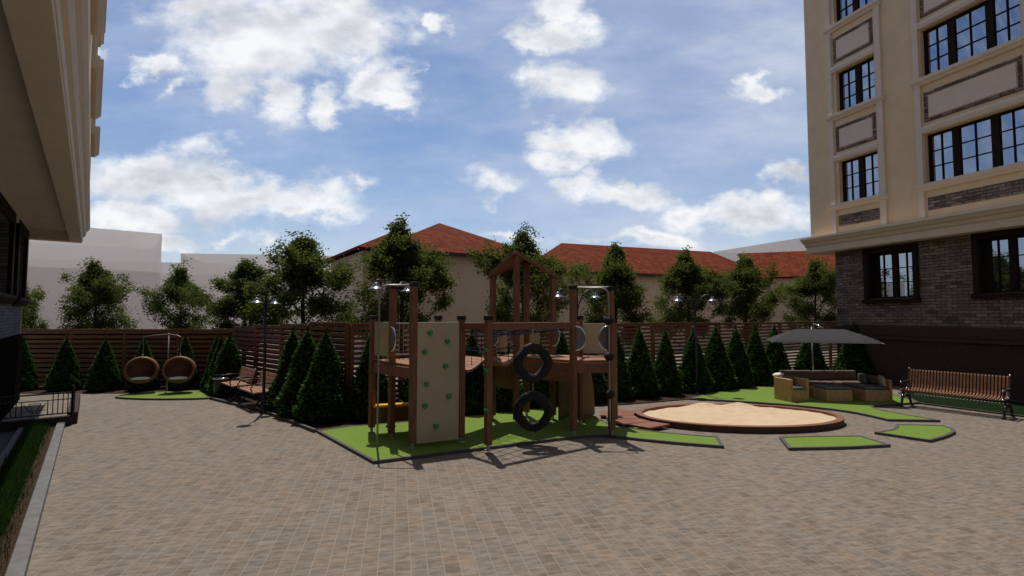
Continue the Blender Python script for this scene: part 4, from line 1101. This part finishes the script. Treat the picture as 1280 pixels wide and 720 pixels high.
# ------------------------------------------------------------------ long slatted bench (right)
def slat_bench():
    o = thing('slatted_bench', 'long curved slat bench with black iron ends and silver bolts, before the granite plinth', 'bench', (10.57, 12.39, 0), R(-57))
    Ln = 1.96; hx = Ln/2
    def prof_seat(): return [(-.27,.395),(-.285,.435),(-.25,.458),(-.12,.440),(.02,.425),(.10,.432)]
    def prof_back(): return [(.10,.432),(.155,.47),(.19,.56),(.225,.72),(.262,.885),(.285,.915),(.305,.90)]
    def strip(m, pr, x, w=.037, t=.022):
        n = len(pr); vs = []
        for i, (y, z) in enumerate(pr):
            p, q = pr[max(0, i-1)], pr[min(n-1, i+1)]; dy, dz = q[0]-p[0], q[1]-p[1]; l = math.hypot(dy, dz); ny, nz = -dz/l, dy/l
            vs += [(x-w/2, y, z), (x+w/2, y, z), (x+w/2, y-ny*t, z-nz*t), (x-w/2, y-ny*t, z-nz*t)]
        fs = [(0,1,2,3), tuple(4*(n-1)+k for k in (3,2,1,0))]
        for i in range(n-1):
            for k in range(4): fs.append((4*i+k, 4*i+4+k, 4*i+4+(k+1) % 4, 4*i+(k+1) % 4))
        m.add(vs, fs)
    a, b = MB(), MB(); n = 30
    for i in range(n):
        x = -hx+.06 + i*(Ln-.12)/(n-1); strip(a, prof_seat(), x); strip(b, prof_back(), x)
    a.build('seat', M['bench_wood'], o); b.build('backrest', M['bench_wood'], o)
    m = MB(); m.tube([(-hx,-.02,.385),(hx,-.02,.385)], .014, 8); m.tube([(-hx,.10,.30),(hx,.10,.30)], .012, 8); m.build('cross_rail', M['steel'], o)
    for s in (-1, 1):
        x = s*(hx-.02); f = MB()
        def st(p, q, w=.045, t=.05): f.bar((x, *p), (x, *q), w, t, (1, 0, 0))
        st((-.28,.02), (-.20,.22)); st((-.20,.22), (-.13,.36)); st((-.13,.36), (-.25,.43), .045, .035)
        st((.33,.02), (.22,.20)); st((.22,.20), (.10,.36)); st((-.20,.20), (-.02,.27), .04, .035); st((-.02,.27), (.20,.20), .04, .035)
        st((-.26,.405), (.12,.40), .045, .05); st((.12,.40), (.21,.60)); st((.21,.60), (.30,.93), .045, .045)
        f.box(x-.03, x+.03, -.33, -.23, 0, .022); f.box(x-.03, x+.03, .28, .38, 0, .022)
        so_ = f.build('side_frame', M['iron'], o, bevel=.008)
        m = MB(); m.bar((x, -.24, .43), (x, -.22, .60), .03, .03, (1,0,0)); m.bar((x, -.24, .61), (x, .22, .63), .045, .03); m.build('armrest', M['iron'], so_, bevel=.006)
        m = MB()
        for y, z in ((-.285,.425),(.10,.43),(-.24,.615),(.235,.635),(.30,.925),(-.17,.27)):
            m.ball((x, y-.014, z+.006), .026, 9, 6)
        m.build('bolt', M['chrome'], so_, smooth=True)
slat_bench()

# ------------------------------------------------------------------ two planked benches and the bin (left)
def plank_bench():
    o = thing('planked_bench', 'bench', 'bench'); Ln = 1.3; hx = Ln/2
    m = MB()
    for k in range(4):
        y = -.22 + k*.115; m.box(-hx, hx, y-.052, y+.052, .425+.002*k, .462+.002*k)
    m.build('seat', M['bench_plank'], o, bevel=.008)
    m = MB()
    for k in range(4):
        z = .53 + k*.092; y = .205 + k*.03; m.bar((-hx, y, z), (hx, y, z), .03, .084, (0, .31, 1))
    m.build('backrest', M['bench_plank'], o, bevel=.008)
    for s in (-1, 1):
        x = s*(hx-.12); f = MB()
        pts = [(x,-.30,.015),(x,-.20,.13),(x,-.03,.30),(x,.10,.42),(x,.19,.52),(x,.33,.88)]
        f.tube(pts, .022, 7); f.tube([(x,.36,.015),(x,.26,.14),(x,.05,.30),(x,-.16,.41),(x,-.26,.43)], .022, 7)
        f.tube([(x,-.25,.43),(x,-.30,.54),(x,-.24,.635),(x,-.05,.655),(x,.22,.64)], .016, 7)
        f.build('side_frame', M['iron'], o, smooth=True)
    return o
pb = plank_bench()
pb.location = (-6.38, 12.92, 0); pb.rotation_euler = (0, 0, R(-47))
tag(pb, 'planked bench with black curved ends right beside the lamp post', 'bench', 'planked benches by the slatted fence')
p2 = copy_tree(pb); p2.location = (-7.52, 14.08, 0); p2.rotation_euler = (0, 0, R(-47))
tag(p2, 'planked bench with black curved ends near the litter bin and fence corner', 'bench', 'planked benches by the slatted fence')
o = thing('litter_bin', 'dark round litter bin with shiny rim between the corner conifers and the far bench', 'bin', (-8.12, 14.42, 0))
m = MB(); m.lathe([(.001,.03),(.17,.03),(.20,.5),(.205,.54),(.18,.54),(.17,.3),(.001,.28)], n=20); m.build('body', M['iron'], o, smooth=True)
m = MB(); m.lathe([(.20,.53),(.222,.535),(.222,.57),(.185,.575),(.18,.545)], n=20); m.build('rim', M['chrome'], o, smooth=True)
m = MB(); m.tube([(-.2,0,0),(-.2,0,.62)], .016, 7); m.tube([(.2,0,0),(.2,0,.62)], .016, 7); m.tube([(-.2,0,.62),(0,0,.64),(.2,0,.62)], .016, 7); m.build('stand', M['iron'], o)

# ------------------------------------------------------------------ hanging chairs
def hanging():
    st = thing('chair_stand', 'slim steel pole with a cross arm carrying the two hanging chairs', 'stand', (-10.15, 15.2, .04))
    m = MB(); m.tube([(0,0,0),(0,0,1.70)], .015, 9); m.lathe([(.001,.01),(.06,.01),(.06,0)], n=16); m.build('pole', M['steel'], st, smooth=True)
    m = MB(); m.tube([(-.70,-.1,1.62),(-.45,-.05,1.67),(0,0,1.70),(.25,0,1.67),(.42,-.1,1.62)], .010, 8); m.ball((0,0,1.71), .022); m.build('arm', M['steel'], st, smooth=True)
    def chair():
        o = thing('hanging_chair', 'chair', 'chair')
        m = MB(); n, k = 28, 18; Rr = .395; vs, fs = [], []
        for i in range(k+1):
            th = 1.22 + (PI-1.22)*i/k          # from the open rim (facing the viewer) to the back
            for q in range(n):
                ph = 2*PI*q/n
                vs.append((Rr*math.sin(th)*math.cos(ph), -Rr*math.cos(th), Rr*.93*math.sin(th)*math.sin(ph)))
        for i in range(k):
            for q in range(n): fs.append((i*n+q, i*n+(q+1) % n, (i+1)*n+(q+1) % n, (i+1)*n+q))
        m.add(vs, fs); b = m.build('shell', M['rattan'], o, smooth=True)
        sd = b.modifiers.new('thick', 'SOLIDIFY'); sd.thickness = .03
        r0 = Rr*math.sin(1.22); y0 = -Rr*math.cos(1.22)
        m = MB(); m.tube([(r0*math.cos(2*PI*q/32), y0, .93*r0*math.sin(2*PI*q/32)) for q in range(33)], .024, 8, False); m.tube([(0, -.02, Rr*.93), (0, -.02, Rr*.93+.10)], .02, 7); m.build('rim', M['rattan'], o, smooth=True)
        m = MB(); m.ball((0, -.05, -.25), .27, 20, 8, (1, .85, .18)); m.build('cushion', M['white_cloth'], o, smooth=True)
        m = MB(); m.tube([(0, -.02, Rr*.93+.08), (0, -.02, .94)], .008, 6); m.build('rope', M['steel'], o)
        return o
    c = chair(); c.location = (-10.84, 15.1, .70); c.rotation_euler = (R(-8), 0, R(27))
    tag(c, 'brown wicker ball chair with white cushion, left of the steel pole', 'hanging chair', 'wicker hanging chairs')
    d = copy_tree(c); d.location = (-9.74, 15.1, .71); d.rotation_euler = (R(-8), 0, R(24))
    tag(d, 'brown wicker ball chair with white cushion, right of the steel pole', 'hanging chair', 'wicker hanging chairs')
hanging()

# ------------------------------------------------------------------ lamp posts
def lamp():
    o = thing('lamp_post', 'lamp', 'street lamp')
    m = MB(); m.lathe([(.10,0),(.10,.05),(.07,.08),(.062,.30),(.045,.36),(.038,.42),(.034,1.6),(.045,1.62),(.045,1.68),(.03,1.70),(.026,2.86),(.034,2.88),(.02,2.93),(.012,3.0),(.001,3.06)], n=14)
    m.build('pole', M['iron'], o, smooth=True)
    for s in (-1, 1):
        m = MB(); pts = [(s*.025,0,2.42),(s*.07,0,2.58),(s*.16,0,2.76),(s*.28,0,2.86),(s*.40,0,2.88),(s*.48,0,2.86),(s*.50,0,2.81)]
        m.tube(pts, .015, 7); m.tube([(s*.03,0,2.60),(s*.12,0,2.62),(s*.20,0,2.70),(s*.18,0,2.77),(s*.12,0,2.74),(s*.14,0,2.69)], .008, 6)
        a = m.build('arm', M['iron'], o, smooth=True)
        m = MB(); m.lathe([(.012,.06),(.03,.055),(.045,.02),(.06,-.01),(.10,-.045),(.145,-.062),(.15,-.075),(.10,-.055),(.05,-.03)], s*.50, 0, 2.76, 16); m.build('lamp_shade', M['shade'], a, smooth=True)
        m = MB(); m.ball((s*.50, 0, 2.705), .052, 12, 8, (1, 1, .8)); m.build('bulb', M['bulb'], a, smooth=True)
    return o
lp = lamp()
LAMPS = [((-5.86,12.2), .96, 92, 'black twin headed lamp post beside the planked benches'),
         ((-2.46,10.52), 1.045, 66, 'black twin headed lamp post rising behind the cream side panel of the playground'),
         ((1.53,12.05), 1.01, 24, 'black twin headed lamp post behind the right tower of the playground'),
         ((5.36,14.25+.75), 1.01, 0, 'black twin headed lamp post standing in the conifer row')]
for i, ((x, y), s, a, lab) in enumerate(LAMPS):
    q = lp if i == 0 else copy_tree(lp)
    q.location = (x, y, 0); q.scale = (s, s, s); q.rotation_euler = (0, 0, R(a)); tag(q, lab, 'street lamp', 'twin headed lamp posts')

# ------------------------------------------------------------------ wicker lounge and umbrella
def cushion_box(m, x0, x1, y0, y1, z0, z1): m.box(x0, x1, y0, y1, z0, z1)
Z0 = .042
o = thing('wicker_armchair', 'tan wicker armchair at the left end of the lounge', 'armchair', (7.48, 13.82, Z0), R(14))
m = MB(); m.box(-.30,-.22,-.30,.30,0,.585); m.box(.20,.28,-.30,.30,0,.585); m.box(-.22,.20,.20,.30,0,.585); m.box(-.22,.20,-.295,.20,0,.30); m.build('frame', M['wicker'], o, bevel=.014)
m = MB(); m.box(-.215,.195,-.31,.19,.302,.38); m.build('seat_cushion', M['cushion_grey'], o, bevel=.03)
m = MB(); m.box(-.21,.19,.09,.198,.39,.62); m.build('back_cushion', M['cushion'], o, bevel=.035)
o = thing('wicker_sofa', 'long tan wicker sofa with grey brown back cushions at the rear of the lounge', 'sofa', (8.9, 14.95, Z0))
m = MB(); m.box(-1.05,1.20,-.36,.30,0,.28); m.box(-1.05,1.20,.30,.38,0,.54); m.box(-1.12,-1.052,-.36,.38,0,.52); m.build('frame', M['wicker'], o, bevel=.014)
for k in range(2):
    x0 = -1.04 + k*1.12; m = MB(); m.box(x0, x0+1.10, -.37, .29, .283, .36); m.build('seat_cushion', M['cushion'], o, bevel=.03)
for x0, x1 in ((-1.03,-.10),(-.08,.58),(.60,1.19)):
    m = MB(); m.box(x0, x1, .14, .285, .365, .645); m.build('back_cushion', M['cushion'], o, bevel=.05)
o = thing('wicker_sofa', 'short tan wicker sofa with high right arm, at the right end of the lounge', 'sofa', (9.62, 14.02, Z0))
m = MB(); m.box(-.36,.26,-.50,.50,0,.30); m.box(.26,.34,-.50,.56,0,.56); m.build('frame', M['wicker'], o, bevel=.014)
m = MB(); m.box(-.365,.25,-.505,.50,.303,.385); m.build('seat_cushion', M['cushion_grey'], o, bevel=.03)
m = MB(); m.box(.11,.255,-.1,.55,.39,.63); m.build('back_cushion', M['cushion'], o, bevel=.05)
o = thing('wicker_ottoman', 'square tan wicker ottoman with dark grey cushion in the middle of the lounge', 'ottoman', (8.59, 13.86, Z0))
m = MB(); m.box(-.34,.34,-.31,.31,0,.30); m.build('frame', M['wicker'], o, bevel=.014)
m = MB(); m.box(-.345,.345,-.315,.315,.303,.37); m.build('seat_cushion', M['cushion_grey'], o, bevel=.03)
def pillow(label, loc, rot, mat, s=(.34,.11,.30)):
    m = MB(); n = 10; vs, fs = [], []
    for sd in (1, -1):
        for i in range(n+1):
            for j in range(n+1):
                u_, v_ = 2*i/n-1, 2*j/n-1; th = (1-u_**4)*(1-v_**4)
                pin = 1-.07*(1-abs(u_)**2)*abs(v_)**6; pin2 = 1-.07*(1-abs(v_)**2)*abs(u_)**6
                vs.append((u_*s[0]/2*pin2, sd*s[1]/2*th**.6, v_*s[2]/2*pin))
    N = (n+1)**2
    for q in (0, 1):
        for i in range(n):
            for j in range(n):
                a = q*N+i*(n+1)+j; f = (a, a+1, a+n+2, a+n+1); fs.append(f if q else f[::-1])
    m.add(vs, fs); o = m.build('throw_pillow', M[mat], smooth=True); o.location = loc; o.rotation_euler = rot
    tag(o, label, 'pillow')
pillow('pale throw pillow against the high right arm of the lounge', (9.76, 13.62, Z0+.53), (R(-14), 0, R(70)), 'pillow')
pillow('grey throw pillow leaning behind the pale one at the right of the lounge', (9.66, 14.15, Z0+.53), (R(-16), 0, R(50)), 'cushion_grey')
pillow('cream pillow lying on the back of the left wicker armchair', (7.28, 14.1, Z0+.64), (R(80), 0, R(30)), 'white_cloth', (.26,.10,.2))

def umbrella():
    o = thing('garden_umbrella', 'large dark grey cantilever umbrella on a pale pole above the wicker lounge', 'umbrella', (9.05, 15.5, Z0), R(-20))
    m = MB(); m.tube([(0,0,0),(0,0,1.9)], .024, 10); m.lathe([(.001,.05),(.26,.05),(.28,0)], n=20); m.build('pole', M['steel'], o, smooth=True)
    m = MB(); m.tube([(0,0,1.85),(-.002,-.02,1.93),(-.005,-.10,1.98),(0,-.30,2.00),(.08,-.50,1.97),(.16,-.60,1.88)], .015, 8); m.build('arm', M['chrome'], o, smooth=True)
    # canopy: hipped rectangle of stretched canvas
    X0, X1, Y0, Y1 = -1.32, 1.30, -1.95, -.45; zb, zt = 1.525, 1.87
    rx0, rx1, ry = -.62, .60, -1.2
    m = MB(); nx, ny = 24, 16; vs, fs = [], []
    for i in range(nx+1):
        for j in range(ny+1):
            x = X0+(X1-X0)*i/nx; y = Y0+(Y1-Y0)*j/ny
            fx = min(1, (x-X0)/(rx0-X0), (X1-x)/(X1-rx1)); fy = min(1, (y-Y0)/(ry-Y0), (Y1-y)/(Y1-ry)); f = max(0, min(fx, fy))
            f = f**.82
            vs.append((x, y, zb + (zt-zb)*f))
    for i in range(nx):
        for j in range(ny):
            a = i*(ny+1)+j; fs.append((a, a+ny+1, a+ny+2, a+1))
    m.add(vs, fs); cp = m.build('canopy', M['canopy'], o)
    sd = cp.modifiers.new('thick', 'SOLIDIFY'); sd.thickness = .012
    for (x, y) in ((X0, Y0), (X1, Y0), (X0, Y1), (X1, Y1)):
        m = MB(); m.tube([(rx0 if x < 0 else rx1, ry, zt-.03), (x, y, zb-.018)], .01, 6); m.build('rib', M['steel'], cp)
umbrella()
